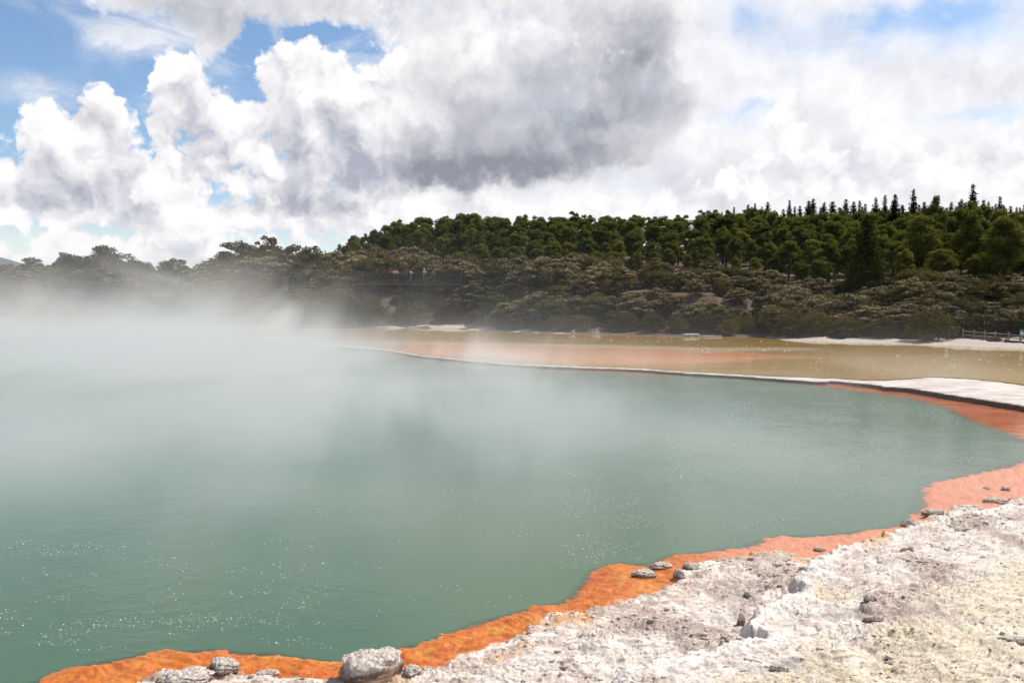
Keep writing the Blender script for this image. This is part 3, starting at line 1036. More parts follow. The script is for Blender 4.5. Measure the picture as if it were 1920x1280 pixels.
def pine_proto(seed):
    """10 m pine: bare trunk, irregular rounded crown of upward-tufted clumps"""
    rs = np.random.default_rng(seed)
    mb = MB()
    lean = rs.normal(0, 0.25, 2)
    axis = lambda z: Vector((lean[0] * (z / 10) ** 1.5, lean[1] * (z / 10) ** 1.5, z))
    mb.tube([axis(z) for z in (-1.0, 0, 2, 4, 6, 8, 9.2)], [0.24, 0.21, 0.18, 0.15, 0.11, 0.07, 0.03], 6)
    parts = []
    n = rs.integers(42, 52)
    w = rs.uniform(1.7, 2.3)
    low = rs.uniform(1.8, 5.0)
    for i in range(n):
        z = low + (9.6 - low) * (i + 0.5) / n
        t = (z - low) / (9.6 - low)
        rmax = w * (0.75 + 0.45 * math.sin(math.pi * min(t * 0.9 + 0.12, 1))) * (1 - 0.38 * t ** 3.0)
        a = i * 2.399 + rs.normal(0, 0.4)
        rr = rmax * rs.uniform(0.35, 0.95)
        c = axis(z) + Vector((rr * math.cos(a), rr * math.sin(a), rs.normal(0, 0.4)))
        mb.tube(bend(axis(max(z - 0.9, 1)), c, 0.06, 3), [0.06, 0.045, 0.03, 0.015], 4, False)
        sz = rs.uniform(0.40, 0.85) * (1.1 - 0.2 * t)
        k = int(230 * sz)
        p = ball(k, (sz * 1.15, sz * 1.15, sz * 1.05), 0.1, rs)
        p[:, 2] = np.where(p[:, 2] < -0.3 * sz, -p[:, 2] * 0.5, p[:, 2])
        tint = np.clip(0.15 + 0.5 * rs.random(k) + rs.normal(0, 0.12), 0, 1)
        parts.append((p + np.array(c), 0.34, 0.1, 0.5, 0, tint))
        # upright tufts on top of the clump
        k2 = int(60 * sz)
        q = ball(k2, (sz, sz, sz * 0.95), 0.85, rs)
        q[:, 2] = np.abs(q[:, 2]) + 0.15
        parts.append((q + np.array(c), 0.46, -0.6, 0.3, 0, np.clip(0.35 + 0.5 * rs.random(k2), 0, 1)))
    return mb.mesh('trunk', M['bark'], True), crown_mesh('crown', parts, [M['pine_leaf']])


def spruce_proto(seed, wide=0.17, h=16.0, mat='spruce_leaf', low=0.12, gap=0.5, dens=1.0):
    rs = np.random.default_rng(seed)
    mb = MB()
    mb.tube([(0, 0, -1), (0, 0, h * .3), (0, 0, h * .7), (0, 0, h * 0.985)], [0.24, 0.2, 0.11, 0.02], 6)
    parts = []
    z = h * low
    while z < h * 0.985:
        t = z / h
        r = wide * h * (1 - t) ** 0.82 * rs.uniform(0.75, 1.12) + 0.07
        nb = int(5 + 5 * (1 - t))
        a0 = rs.random() * 6.28
        for j in range(nb):
            a = a0 + j * 6.283 / nb + rs.normal(0, 0.2)
            L = r * rs.uniform(0.65, 1.1)
            k = int((5 + 13 * L) * dens)
            s = rs.random(k) ** 0.7 * L
            sp = 0.10 + 0.16 * s
            c = np.stack([np.cos(a) * s + rs.normal(0, 1, k) * sp, np.sin(a) * s + rs.normal(0, 1, k) * sp, z - 0.30 * s + 0.10 * s * s / max(L, .1) + rs.normal(0, 0.10, k)], 1)
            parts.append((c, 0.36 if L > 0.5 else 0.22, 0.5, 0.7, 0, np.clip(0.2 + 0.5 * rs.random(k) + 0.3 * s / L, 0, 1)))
            if L > 0.6:
                mb.tube([(0, 0, z), (math.cos(a) * L * .8, math.sin(a) * L * .8, z - 0.22 * L)], [0.035, 0.01], 3, False)
        z += gap * (0.55 + 0.7 * (1 - t)) * rs.uniform(0.8, 1.2)
    return mb.mesh('trunk', M['bark'], True), crown_mesh('crown', parts, [M[mat]])


def scrub_proto(seed, bloom=0.5, h=5.0, flat=0.30, spread=2.6):
    """5 m native scrub tree: crooked stems and stacked flat pads, pale flower heads on the upper pads"""
    rs = np.random.default_rng(seed)
    mb = MB()
    parts = []
    ns = rs.integers(2, 4)
    stems = []
    for i in range(ns):
        a = i * 6.283 / ns + rs.normal(0, 0.5)
        top = Vector((math.cos(a) * spread * 0.4, math.sin(a) * spread * 0.4, h * 0.68))
        pts = bend((0.1 * math.cos(a), 0.1 * math.sin(a), -0.8), top, -0.08, 5)
        mb.tube(pts, [0.13, 0.11, 0.09, 0.07, 0.055, 0.04], 5, False)
        stems.append(pts)
    npad = 60
    for i in range(npad):
        t = 1 - (i + 0.5) / npad                 # pads spread over a dome
        el = math.asin(max(0.0, 1 - 1.04 * (1 - t) ** 0.9)) if t > 0.0 else 0.0
        a = i * 2.399 + rs.normal(0, 0.35)
        k_r = rs.uniform(0.82, 1.08)
        c = Vector((spread * math.cos(el) * math.cos(a) * k_r, spread * math.cos(el) * math.sin(a) * k_r, h * (0.36 + 0.52 * math.sin(el) * k_r) + rs.normal(0, 0.20)))
        sp = rs.uniform(0.38, 0.78)
        if i % 3 == 0:
            base = min((p for st in stems for p in st[2:]), key=lambda p: (p - c).length)
            mb.tube(bend(base, c - Vector((0, 0, 0.1)), -0.05, 3), [0.045, 0.035, 0.022, 0.012], 4, False)
        k = int(115 * sp / 0.7)
        p = ball(k, (sp * 1.05, sp * 1.05, sp * flat * 2.0), 0.3, rs)
        p[:, 2] -= 0.15 * (p[:, 0] ** 2 + p[:, 1] ** 2)
        tint = np.clip(0.35 + 0.3 * rs.random(k) + 0.5 * p[:, 2] / sp, 0, 1)  # tint rises with height in the pad, shading painted into the leaves
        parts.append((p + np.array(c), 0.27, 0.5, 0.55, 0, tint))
        # sprays hanging at the rim of the pad
        k4 = int(36 * sp / 0.7)
        q = ball(k4, (sp * 1.15, sp * 1.15, 0.10), 0.9, rs)
        q[:, 2] -= 0.25 * (q[:, 0] ** 2 + q[:, 1] ** 2)
        parts.append((q + np.array(c), 0.20, 0.1, 0.4, 0, 0.4 + 0.6 * rs.random(k4)))
        if rs.random() < bloom * (0.35 + 0.75 * math.sin(el)):
            k2 = int(120 * sp / 0.7)
            q = ball(k2, (sp * 1.0, sp * 1.0, sp * flat * 1.7), 0.6, rs)
            q[:, 2] = np.abs(q[:, 2]) * 0.9 + 0.06 - 0.15 * (q[:, 0] ** 2 + q[:, 1] ** 2)
            q = q[fbm((q[:, 0] + c.x) * 1.6 + seed, (q[:, 1] + c.y) * 1.6 + (q[:, 2] + c.z) * 1.3, 2, seed) > -0.25 + 0.25 * (1 - bloom)]
            parts.append((q + np.array(c), 0.15, 0.5, 0.5, 1, rs.random(len(q))))
    # leaves and twigs inside and low down, tinted dark to paint inner shade
    k = 900
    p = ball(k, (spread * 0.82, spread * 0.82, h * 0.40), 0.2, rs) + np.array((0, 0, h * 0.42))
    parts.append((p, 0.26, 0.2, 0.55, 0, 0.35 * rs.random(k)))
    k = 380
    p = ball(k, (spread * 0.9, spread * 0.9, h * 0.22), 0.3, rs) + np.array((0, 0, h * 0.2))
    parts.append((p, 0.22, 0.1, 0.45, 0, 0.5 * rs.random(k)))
    return mb.mesh('trunk', M['grey_bark'], True), crown_mesh('crown', parts, [M['scrub_leaf'], M['blossom']])


def shrub_proto(seed, h=2.4, w=1.7, mat='shrub_leaf'):
    rs = np.random.default_rng(seed)
    mb = MB()
    parts = []
    nc = rs.integers(13, 19)
    for i in range(nc):
        a = i * 2.399
        t = (i + 0.5) / nc
        rr = w * 0.75 * math.sqrt(1 - t * 0.9) * rs.uniform(0.5, 1.1)
        c = Vector((rr * math.cos(a), rr * math.sin(a), h * (0.22 + 0.62 * t) + rs.normal(0, 0.06)))
        mb.tube(bend((0.06 * math.cos(a), 0.06 * math.sin(a), -0.5), c, -0.08, 3), [0.05, 0.04, 0.025, 0.012], 4, False)
        sz = rs.uniform(0.45, 0.72) * w / 1.7
        k = int(125 * sz / 0.6)
        p = ball(k, (sz, sz, sz * 0.8), 0.35, rs)
        tint = np.clip(0.3 + 0.35 * rs.random(k) + 0.35 * p[:, 2] / sz, 0, 1)  # lighter towards the clump top: light from above put into leaf colour
        parts.append((p + np.array(c), 0.23, 0.35, 0.5, 0, tint))
        k3 = int(40 * sz / 0.6)
        q = ball(k3, (sz * 1.05, sz * 1.05, sz * 1.0), 0.9, rs)
        q[:, 2] = np.abs(q[:, 2]) + 0.08
        parts.append((q + np.array(c), 0.3, -0.5, 0.3, 0, np.clip(0.5 + 0.5 * rs.random(k3), 0, 1)))
    return mb.mesh('stems', M['grey_bark'], True), crown_mesh('foliage', parts, [M[mat]])


PINES = [pine_proto(100 + i) for i in range(7)]
SPRUCES = [spruce_proto(200 + i, wide=0.15 + 0.02 * i) for i in range(4)]
SCRUBS = [scrub_proto(300 + i, bloom=b, spread=sp, flat=fl) for i, (b, sp, fl) in enumerate(((1.1, 2.7, .34), (0.75, 2.4, .4), (1.3, 2.9, .32), (0.15, 2.5, .45), (0.3, 2.3, .42), (0.05, 2.6, .5)))]
SHRUBS = [shrub_proto(400 + i, 2.4, 1.5 + 0.15 * i) for i in range(4)]
CROOK = [scrub_proto(350 + i, bloom=0.12, h=6.0, flat=0.26, spread=2.2) for i in range(3)]


def plant(name, proto, loc, rz, sc, label, cat, group, parts=('trunk', 'crown')):
    e = empty(name, loc, rz, sc)
    tag(e, label, cat, group)
    link(parts[0], proto[0], e)
    link(parts[1], proto[1], e)
    return e


def ground_at(x, y):
    return float(bank_height(np.array([x]), np.array([y]))[0][0])


_S = np.array(shore_line)
_su = 960 + FPX * _S[:, 0] / _S[:, 1]


def shore_dist(u):
    """distance along +Y of the shoreline in the direction of photograph column u"""
    o = np.argsort(_su)
    return float(np.interp(u, _su[o], _S[o, 1]))


def top_to_height(y_top, dist, base):
    return (at_d(960, y_top, dist)[2] - base)


rnd = random.Random(5)


def row(u0, u1, step, s_from, tops, protos, unit_h, name, describe, cat, hlim=(2, 30), jit=0.3, sj=2.0, skip=(), wide=(1.0, 1.3), parts=('trunk', 'crown'), ytop=(-6, 9)):
    """plant a row of trees between two photograph columns, s_from metres behind the shore, tops following a skyline"""
    u = u0
    while u < u1:
        uu = u + rnd.uniform(-jit, jit) * step
        u += step * rnd.uniform(0.85, 1.15)
        if any(a < uu < b for a, b in skip):
            continue
        d = shore_dist(uu) + s_from + rnd.uniform(-sj, sj)
        x = (uu - 960) / FPX * d
        zb = ground_at(x, d)
        yt = np.interp(uu, [t[0] for t in tops], [t[1] for t in tops]) + rnd.uniform(*ytop)
        h = top_to_height(yt, d, zb)
        h = min(max(h, hlim[0]), hlim[1])
        pr = rnd.choice(protos)
        k = h / unit_h
        wv = k * rnd.uniform(*wide)
        if callable(describe):
            lab, grp = describe(uu, pr)
        else:
            lab, grp = describe
        # wide crowns on short trees keep a believable width
        plant(name, pr, (x, d, zb - 0.1), rnd.uniform(0, 6.28), (wv, wv, k), lab, cat, grp, parts)


# skylines read from the photograph: (column, row)
sky_scrub = [(-300, 500), (70, 490), (130, 470), (200, 470), (300, 478), (340, 486), (400, 468), (470, 452), (520, 462), (560, 470), (610, 455), (660, 452), (720, 448), (780, 462), (860, 475), (930, 478), (1050, 472), (1120, 480),
             (1200, 490), (1290, 482), (1400, 505), (1480, 512), (1560, 518), (1640, 512), (1720, 504), (1800, 512), (1850, 530), (1920, 540), (2100, 560), (2300, 560)]
sky_pine = [(600, 480), (650, 455), (690, 435), (730, 418), (760, 408), (830, 404), (900, 398), (980, 402), (1060, 403), (1130, 402), (1200, 408), (1290, 402), (1340, 398), (1420, 390), (1500, 388), (1600, 388), (1750, 384), (1920, 386), (2300, 390)]


def lower(line, dy):
    return [(a, b + dy) for a, b in line]


BLOOM = SCRUBS[:3]
GREEN = SCRUBS[3:]


def d_scrub(uu, pr):
    if any(pr is b for b in BLOOM):
        return ('native scrub tree with pale pinkish flower heads on flat layered pads on the far bank', 'flowering scrub trees on the far bank')
    if uu < 650:
        return ('dark olive scrub tree with flat layered pads behind the steam on the bank', 'scrub trees behind the steam')
    return ('dark olive scrub tree without blossom among the flowering scrub on the far bank', 'green scrub trees on the far bank')


PLAT = (668, 872)            # columns kept free for the viewing platform
# forest, back to front
row(1340, 2150, 12, 120, [(1300, 402), (1350, 396), (1420, 384), (1500, 376), (1600, 376), (1650, 378), (1800, 376), (1920, 376), (2150, 372)], SPRUCES, 16.0, 'spruce_tree',
    ('narrow pointed dark spruce in the row along the skyline of the hill', 'spruces along the skyline'), 'tree', (7, 26), sj=10, wide=(0.9, 1.4), ytop=(-7, 12))
row(1380, 2150, 24, 100, [(1380, 402), (1500, 388), (1700, 388), (2150, 384)], SPRUCES, 16.0, 'spruce_tree',
    ('narrow pointed dark spruce in the row along the skyline of the hill', 'spruces along the skyline'), 'tree', (7, 24), sj=7, wide=(0.8, 1.1))
d_ridge = ('round crowned green pine along the top edge of the hill forest', 'pines along the forest top')
d_mid = ('round crowned green pine in the middle of the dense hill forest', 'pines inside the hill forest')
d_front = ('green pine with bare dark trunk at the lower edge of the hill forest', 'pines at the lower forest edge')
row(640, 1420, 27, 105, sky_pine, PINES, 10.0, 'pine_tree', d_ridge, 'tree', (7, 20), sj=6, wide=(1.0, 1.25), ytop=(-2, 6))
row(632, 2120, 29, 88, lower(sky_pine, 9), PINES, 10.0, 'pine_tree', d_ridge, 'tree', (7, 20), sj=6, wide=(1.0, 1.25), ytop=(-3, 7))
row(660, 2120, 31, 71, lower(sky_pine, 24), PINES, 10.0, 'pine_tree', d_mid, 'tree', (6.5, 18), sj=6, wide=(0.95, 1.2), ytop=(-5, 12))
row(700, 2120, 33, 56, lower(sky_pine, 40), PINES, 10.0, 'pine_tree', d_mid, 'tree', (6, 16), sj=6, wide=(0.95, 1.25), ytop=(-6, 14))
row(860, 2120, 36, 44, lower(sky_pine, 60), PINES, 10.0, 'pine_tree', d_front, 'tree', (5, 15), sj=5, wide=(0.95, 1.3), ytop=(-8, 16))
row(1140, 2120, 44, 34, lower(sky_pine, 84), PINES, 10.0, 'pine_tree', d_front, 'tree', (4, 14), sj=4, wide=(1.0, 1.4), ytop=(-10, 18))

# scrub on the bank
allscrub = BLOOM + BLOOM + GREEN
row(-320, 640, 34, 27, sky_scrub, CROOK + GREEN, 5.5, 'scrub_tree', d_scrub, 'tree', (3.0, 8.5), sj=2.5, wide=(0.8, 1.15), ytop=(-12, 16))
row(640, 2200, 40, 27, sky_scrub, allscrub, 5.0, 'scrub_tree', d_scrub, 'tree', (3.0, 7.5), sj=3.5, wide=(1.0, 1.5), ytop=(-8, 20))
row(-300, 2200, 46, 20, lower(sky_scrub, 14), allscrub, 5.0, 'scrub_tree', d_scrub, 'tree', (2.8, 6.5), sj=3, wide=(1.0, 1.5), ytop=(-10, 24))
row(-300, 2200, 46, 14, lower(sky_scrub, 40), allscrub, 5.0, 'scrub_tree', d_scrub, 'tree', (2.4, 6), sj=2.2, skip=[PLAT], wide=(1.0, 1.55), ytop=(-10, 22))
row(-300, 660, 46, 9, lower(sky_scrub, 70), GREEN + SCRUBS[1:2], 5.0, 'scrub_tree', d_scrub, 'tree', (2.4, 5.5), sj=1.5)
row(885, 2200, 46, 9.5, lower(sky_scrub, 62), allscrub, 5.0, 'scrub_tree', d_scrub, 'tree', (2.0, 5), sj=1.8, wide=(1.1, 1.7), ytop=(-10, 20), skip=[(1790, 1990)])
row(960, 1700, 62, 6.0, lower(sky_scrub, 92), GREEN + SCRUBS[1:2], 5.0, 'scrub_tree', d_scrub, 'tree', (1.6, 4), sj=1.3, wide=(1.1, 1.8), ytop=(-10, 22))
row(1960, 2200, 50, 11, lower(sky_scrub, 60), GREEN, 5.0, 'scrub_tree', d_scrub, 'tree', (1.8, 4), sj=1.0)

row(650, 880, 30, 10.5, [(600, 540), (850, 546)], SHRUBS, 2.4, 'low_shrub', ('brownish shrub directly under the dark viewing platform', 'shrubs under the platform'), 'shrub', (0.5, 1.8), sj=0.8, parts=('stems', 'foliage'))
d_shrub = ('low olive green shrub growing along the water line of the far bank', 'low shrubs along the far shore')
SH = dict(parts=('stems', 'foliage'))
row(-300, 820, 40, 4.5, [(-300, 560), (400, 560), (640, 560), (700, 565), (850, 560)], SHRUBS, 2.4, 'low_shrub', d_shrub, 'shrub', (1.2, 3.2), sj=1.2, **SH)
row(640, 860, 36, 7.5, [(600, 552), (850, 556)], SHRUBS, 2.4, 'low_shrub', ('yellowish green shrub on the bare slope below the viewing platform', 'shrubs below the platform'), 'shrub', (0.7, 2.0), sj=1.0, **SH)
row(880, 1440, 44, 3.5, [(880, 585), (1000, 590), (1440, 592)], SHRUBS, 2.4, 'low_shrub', d_shrub, 'shrub', (1.0, 2.4), sj=0.8, **SH)
row(1340, 1690, 44, 5.5, [(1340, 590), (1800, 592)], SHRUBS, 2.4, 'low_shrub', d_shrub, 'shrub', (1.0, 2.6), sj=0.8, **SH)


def single(name, proto, u, y_top, y_base_s, unit_h, label, cat='tree', w=1.0, parts=('trunk', 'crown'), group=None):
    d = shore_dist(u) + y_base_s
    x = (u - 960) / FPX * d
    zb = ground_at(x, d)
    k = top_to_height(y_top, d, zb) / unit_h
    return plant(name, proto, (x, d, zb - 0.1), rnd.uniform(0, 6.28), (k * w, k * w, k), label, cat, group, parts)


single('spruce_tree', SPRUCES[2], 1817, 341, 85, 16.0, 'tallest pointed spruce standing well above the skyline', w=0.9)
single('spruce_tree', SPRUCES[1], 1707, 352, 85, 16.0, 'second tallest spruce with ragged tip beside a gap in the skyline', w=0.95)
single('spruce_tree', SPRUCES[0], 1654, 362, 88, 16.0, 'slim tall spruce leftmost of the three close together on the skyline')
single('spruce_tree', SPRUCES[3], 1673, 360, 84, 16.0, 'bushy tall spruce in the middle of the three close together on the skyline', w=0.9)
single('spruce_tree', SPRUCES[1], 1637, 368, 92, 16.0, 'short spruce just left of the three tall ones on the skyline')
single('spruce_tree', SPRUCES[0], 1868, 364, 90, 16.0, 'thin spruce right of the tallest spruce on the skyline')
single('spruce_tree', SPRUCES[1], 1797, 371, 92, 16.0, 'small spruce close to the left of the tallest one')
single('pine_tree', PINES[4], 1748, 376, 60, 10.0, 'tall pine with pointed top between the two tallest spruces', w=0.8)
single('pine_tree', PINES[3], 1815, 385, 40, 10.0, 'tall open pine with visible dark trunk below the tallest spruce', w=0.85)
single('pine_tree', PINES[5], 1725, 402, 36, 10.0, 'open pine with bare trunk just right of the broad conifer', w=0.9)
single('pine_tree', PINES[2], 1885, 405, 32, 10.0, 'big pine with pale green crown at the right end of the forest', w=1.0)
BROAD = spruce_proto(260, wide=0.36, h=12.0, mat='conifer_leaf', low=0.05, gap=0.42, dens=1.5)
single('conifer_tree', BROAD, 1622, 398, 26, 12.0, 'broad dark cone shaped conifer reaching down into the scrub', w=0.95)
single('scrub_tree', CROOK[0], 503, 436, 28, 6.0, 'tallest flat topped scrub tree rising above the left bank', w=0.8)
single('scrub_tree', CROOK[1], 125, 468, 26, 6.0, 'flat topped tree at the left end of the bank skyline', w=0.75)
single('scrub_tree', CROOK[2], 205, 466, 26, 6.0, 'open crowned scrub tree second from the left on the skyline', w=0.7)
single('low_shrub', SHRUBS[2], 1745, 581, 4.2, 2.4, 'largest round green shrub on the pale beach beside the fence', 'shrub', 1.15, ('stems', 'foliage'))
single('low_shrub', SHRUBS[1], 1368, 598, 1.8, 2.4, 'bright yellow green shrub at the water edge left of the pale beach', 'shrub', 1.2, ('stems', 'foliage'))
single('low_shrub', SHRUBS[3], 1868, 628, 6.0, 2.4, 'small round shrub in front of the fence rails', 'shrub', 1.0, ('stems', 'foliage'))
single('low_shrub', SHRUBS[0], 1888, 633, 5.5, 2.4, 'tiny upright shrub against a fence post', 'shrub', 0.7, ('stems', 'foliage'))


# ------------------------------------------------------------------ rocks
def mat_rock():
    m, t = new_mat('sinter_rock')
    p = coords(t)
    geo = t.node('ShaderNodeNewGeometry')
    nz = t.split(S(t, geo.outputs['Normal']))[2]
    n1 = t.noise(p, 6.0, 7, 0.65)
    n2 = t.noise(p, 28.0, 6, 0.65)
    strata = t.noise(t.vmath('MULTIPLY', p, (1.0, 1.0, 7.0)), 3.0, 6, 0.6)
    bare = t.mix(t.step(strata, 0.35, 0.65), (0.11, 0.062, 0.042), (0.38, 0.27, 0.21))
    crustc = t.mix(t.step(n2, 0.35, 0.65), (0.34, 0.28, 0.245), (0.70, 0.64, 0.585))
    c = t.mix(t.step(t.attr('crusted') + (n1 - 0.5) * 1.0, 0.25, 0.6), bare, crustc)
    c = t.mix(t.step(t.voronoi(p, 45.0, 1.0), 0.10, 0.3, 0.5, 0.0), c, (0.22, 0.15, 0.12))
    finish(t, principled(t, c, 0.9, t.bump(n1 * 0.7 + n2 * 0.4 + strata * 0.3, 0.8, 0.02), 0.2))
    return m


M['rock'] = mat_rock()


def rock_mesh(name, dims, seed, strata=0.0, ribs=0.0, flat_top=0.6, sides=96, rings=56, rough=0.22):
    """a weathered stone: rounded block, flattened top, layered or ribbed flanks, sunk below its base"""
    rs = np.random.default_rng(seed)
    th = np.linspace(0, 2 * np.pi, sides, endpoint=False)
    ph = np.linspace(0.0, np.pi, rings)
    T, P = np.meshgrid(th, ph)
    e = 2.0 / (2.0 + 1.6 * flat_top)
    sp, cp = np.abs(np.sin(P)) ** e, np.sign(np.cos(P)) * np.abs(np.cos(P)) ** (e * 1.0)
    lob = 1 + 0.16 * np.cos(2 * T + rs.random() * 6) + 0.09 * np.cos(3 * T + rs.random() * 6) + 0.05 * np.cos(5 * T + rs.random() * 6)
    cx, cy = np.cos(T), np.sin(T)
    n = fbm(cx * 1.1 + 3 * cp + seed, cy * 1.1 + seed * 3.1 + 2 * cp, 5, seed, 0.6) * rough
    x, y, z = cx * sp * lob * (1 + n), cy * sp * lob * (1 + n), cp * 1.0
    if strata:
        lay = np.sin(z * 9 + 1.2 * fbm(cx * 1.2, cy * 1.2, 2, seed + 3)) 
        k = 1 + strata * np.sign(lay) * np.abs(lay) ** 0.5 * sp
        x, y = x * k, y * k
    if ribs:
        rb = np.abs(np.sin(T * 19 + 1.5 * np.sin(T * 3))) ** 0.7
        k = 1 + ribs * (rb - 0.5) * sstep(sp, 0.5, 0.95)
        x, y = x * k, y * k
        z = z - 0.12 * (1 - sstep(np.hypot(x, y), 0.25, 0.6)) * (cp > 0)
    top = np.where(cp > 0, fbm(x * 3, y * 3, 5, seed + 8, 0.6) * 0.12, 0)
    z = z + top
    X, Y, Z = x * dims[0] / 2, y * dims[1] / 2, np.where(z > -0.35, z, -0.35 + (z + 0.35) * 0.5) * dims[2]
    V = np.stack([X.ravel(), Y.ravel(), Z.ravel()], 1)
    idx = np.arange(sides * rings).reshape(rings, sides)
    q = np.stack([idx[:-1], np.roll(idx[:-1], -1, 1), np.roll(idx[1:], -1, 1), idx[1:]], -1).reshape(-1, 4)[:, ::-1]
    cr = sstep(cp, -0.1 + 0.4 * (strata > 0), 0.75)
    me = mesh_arrays(name, V, q, [M['rock']], True, {'crusted': ('POINT', cr.ravel())})
    bm = bmesh.new(); bm.from_mesh(me)
    bmesh.ops.remove_doubles(bm, verts=bm.verts, dist=1e-5)
    bm.to_mesh(me); bm.free()
    return me


def crust_at(x, y):
    return float(crust_height(np.array([x]), np.array([y]))[0][0])


def place_rock(px, py, wpx, hpx, seed, label, strata=0.0, ribs=0.0, flat=0.6, depth=0.75, name='rock', rz=0.0, group=None, cat='rock'):
    """px, py: foot of the rock in the photograph; its width and height there in pixels"""
    x, y = at_z(px, py, 0.06)
    z = crust_at(x, y)
    w, h = wpx / FPX * y, hpx / FPX * y
    o = link(name, rock_mesh(name, (w, w * depth, h * 0.95), seed, strata, ribs, flat, rough=0.09 if name == 'boulder' else 0.2), None, (x, y + w * depth * 0.3, z + (0.08 if name == 'boulder' else -0.10) * h))
    o.rotation_euler = (0, 0, rz)
    tag(o, label, cat, group)
    return o


place_rock(689, 1290, 104, 44, 5, 'large flat topped grey boulder with dark layered front at the water', strata=0.06, flat=1.5, depth=0.85, name='boulder', cat='boulder')
place_rock(415, 1262, 50, 17, 12, 'round crusted sinter knob with white top on the orange shelf', ribs=0.10, flat=0.5, depth=0.9, name='crusted_rock', cat='sinter knob')
place_rock(497, 1264, 36, 11, 13, 'small oval sinter knob on the orange shelf nearer the boulder', ribs=0.08, flat=0.5, name='crusted_rock', cat='sinter knob')
place_rock(345, 1286, 84, 18, 14, 'wide low crusted sinter mound at the bottom left edge', ribs=0.06, flat=0.4, name='crusted_mound', cat='sinter knob')
place_rock(770, 1276, 34, 18, 15, 'brown knobbly stone beside the right foot of the boulder', flat=0.4)
place_rock(1208, 1077, 50, 11, 16, 'long flat grey stone lying on the orange shelf', flat=0.7, depth=0.5)
place_rock(1240, 1063, 40, 12, 17, 'rounded grey stone behind the long flat one', flat=0.5, depth=0.6)
place_rock(1275, 1083, 22, 17, 18, 'dark upright stone at the edge of the white crust', flat=0.5)
place_rock(1298, 1067, 34, 11, 19, 'pale crusted stone between the dark upright one and the water', flat=0.5, depth=0.6)
place_rock(1706, 984, 26, 15, 20, 'dark brown stone standing alone at the tip of the crust', flat=0.5)
place_rock(1752, 968, 40, 9, 21, 'low brown stone on the pink shelf against the crust', flat=0.6, depth=0.5)
place_rock(1872, 940, 46, 10, 22, 'flat grey stone lying out on the pink shelf', flat=0.7, depth=0.5)
place_rock(1888, 918, 18, 7, 23, 'small pale stone farthest out on the pink shelf', flat=0.5)
place_rock(1851, 914, 12, 5, 24, 'tiny brown stone in the shallow pink water', flat=0.5)
place_rock(1538, 1029, 18, 7, 25, 'small ochre stone on the orange shelf under the white ridge', flat=0.6)
place_rock(1391, 1168, 16, 24, 26, 'dark upright block set in the step below the white ridge', flat=0.7, strata=0.05)
place_rock(1472, 1128, 26, 9, 27, 'dark slab under the overhang of the white ridge', flat=0.8, depth=0.5)
place_rock(1632, 1166, 22, 12, 28, 'brown lump of crust in the middle of the terrace', flat=0.4)
place_rock(1640, 1196, 34, 9, 29, 'low brown slab on the terrace below the lump', flat=0.7, depth=0.5)
place_rock(1462, 1270, 36, 12, 30, 'grey brown slab at the bottom of the terrace', flat=0.6, depth=0.5)
place_rock(1810, 1004, 34, 6, 31, 'thin reddish slab on the upper terrace near the right edge', flat=0.8, depth=0.4)
place_rock(1905, 1226, 54, 8, 32, 'dark cracked slab at the lower right corner', flat=0.8, depth=0.4)
place_rock(1403, 1118, 16, 9, 33, 'small round grey pebble on the crust left of the ridge', flat=0.3)
place_rock(1696, 1040, 12, 8, 34, 'left of two dark pebbles close together on the white terrace', flat=0.3)
place_rock(1708, 1039, 11, 8, 35, 'right of two dark pebbles close together on the white terrace', flat=0.3)

